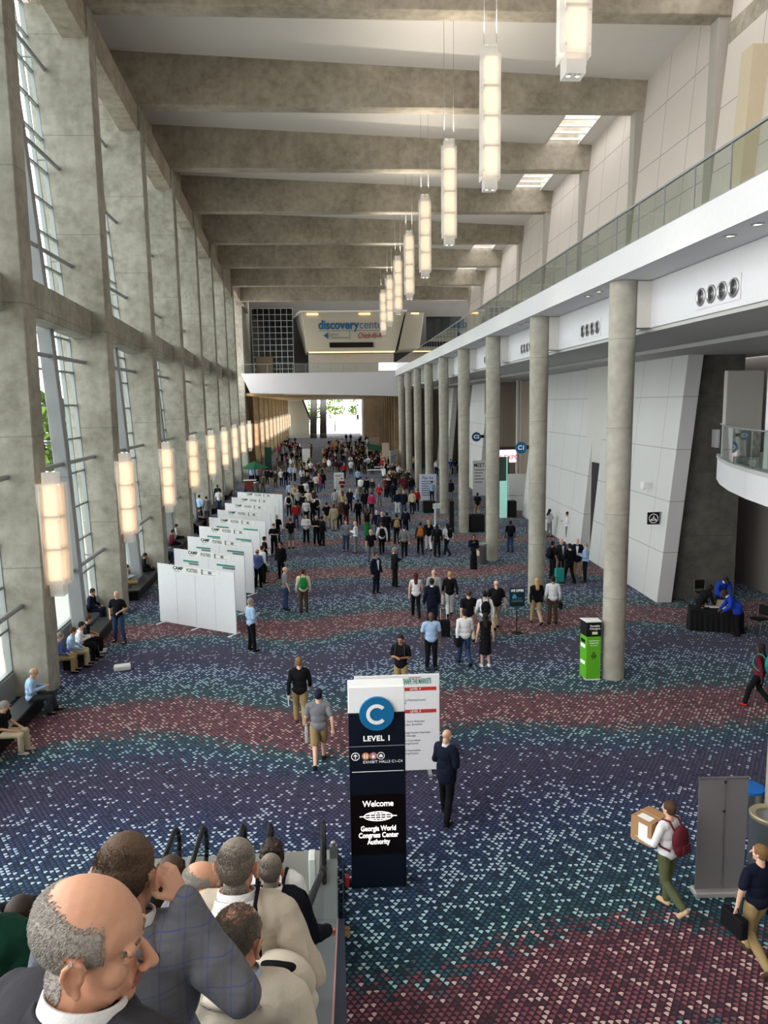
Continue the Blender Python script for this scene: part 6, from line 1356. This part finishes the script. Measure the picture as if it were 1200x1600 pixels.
# 8 and 9 women with long hair, 10 green jacket
T8,J8=delegate(268,1364,4.7,.15,(-.1,0,.1),'woman with long dark brown hair beyond the bald man with glasses',SKb,m_full,Hbr,'loose',K_blk,L=.03,n=3000,flow=flow_down,vox=.0075,topk='loose',seed=10,h=.97)
adder(hair_mesh(J8,'long',.009),'long_hair',Hbr,T8)
T9,J9=delegate(34,1432,4.0,.1,(-.15,0,0),'woman with long dark hair on the next escalator at the left edge',SKb,m_full,Hd,'loose',K_blk,L=.03,n=3000,flow=flow_down,vox=.0075,topk='loose',seed=11,h=.97)
adder(hair_mesh(J9,'long',.009),'long_hair',Hd,T9)
T10,J10=delegate(-52,1392,2.9,.1,(0,0,.2),'person in dark green jacket cut off by the left edge',SKb,m_full,Hb,'jacket',K_green,L=.01,n=2500,vox=.007,seed=12,wd=1)
for T,J,mm in((T8,J8,Hbr),(T9,J9,Hd)):
    rr=random.Random(5); b=bmesh.new(); R=Euler(J['hrot']).to_matrix(); c=J['head']
    for k in range(900):
        a=rr.uniform(-2.4,2.4)-PI/2; p=c+R@V((.09*math.cos(a),-.03+.095*math.sin(a),rr.uniform(.0,.08))); q=V((p.x*.95+rr.gauss(0,.01),min(p.y,-.05)-.05+rr.gauss(0,.012),1.38-rr.uniform(0,.22)))
        m_=p.lerp(q,.5)+V((0,-.03,0)); s1=V((.0014,0,0)); s2=V((0,.0014,0))
        vs=[b.verts.new(x) for x in(p+s1,p-s1+s2,p-s1-s2,m_+s1,m_-s1+s2,m_-s1-s2,q)]
        for f_ in((0,1,4,3),(1,2,5,4),(2,0,3,5),(3,4,6),(4,5,6),(5,3,6)): b.faces.new([vs[i] for i in f_])
    m=D.meshes.new('loose_strands'); b.to_mesh(m); b.free(); link('loose_strands',m,mm,T)
# shoulder bag of the linen men
T=thing('shoulder_bag','beige shoulder bag with black flap between the two cream jackets','bag'); w=aty(438,1492,2.95); T.location=w; T.rotation_euler=(0,0,-.2)
b=bmesh.new(); ell3(b,(0,0,-.12),(.15,.07,.14)); ell3(b,(0,0,-.2),(.16,.08,.10)); adder(fuse(b,.008,2),'bag_body',K_linen,T)
b=bmesh.new(); ell3(b,(0,-.01,-.03),(.09,.055,.035)); adder(fuse(b,.008,1),'black_flap',cmat('c','black'),T)
T=thing('bag_strap','black bag strap over the shoulder of the tall man in beige','strap'); T.location=T4.location; T.rotation_euler=T4.rotation_euler; T.scale=T4.scale
b=bmesh.new(); PT=[(.09,-.09,1.50),(.105,-.135,1.42),(.115,-.155,1.3),(.12,-.15,1.15),(.12,-.13,1.0)]
PT=[(.085,.06,1.50),(.09,-.03,1.515)]+PT
for p,q in zip(PT,PT[1:]): cap(b,p,q,.010,.010,6)
adder(fuse(b,.005,1),'strap_band',cmat('c','black'),T)
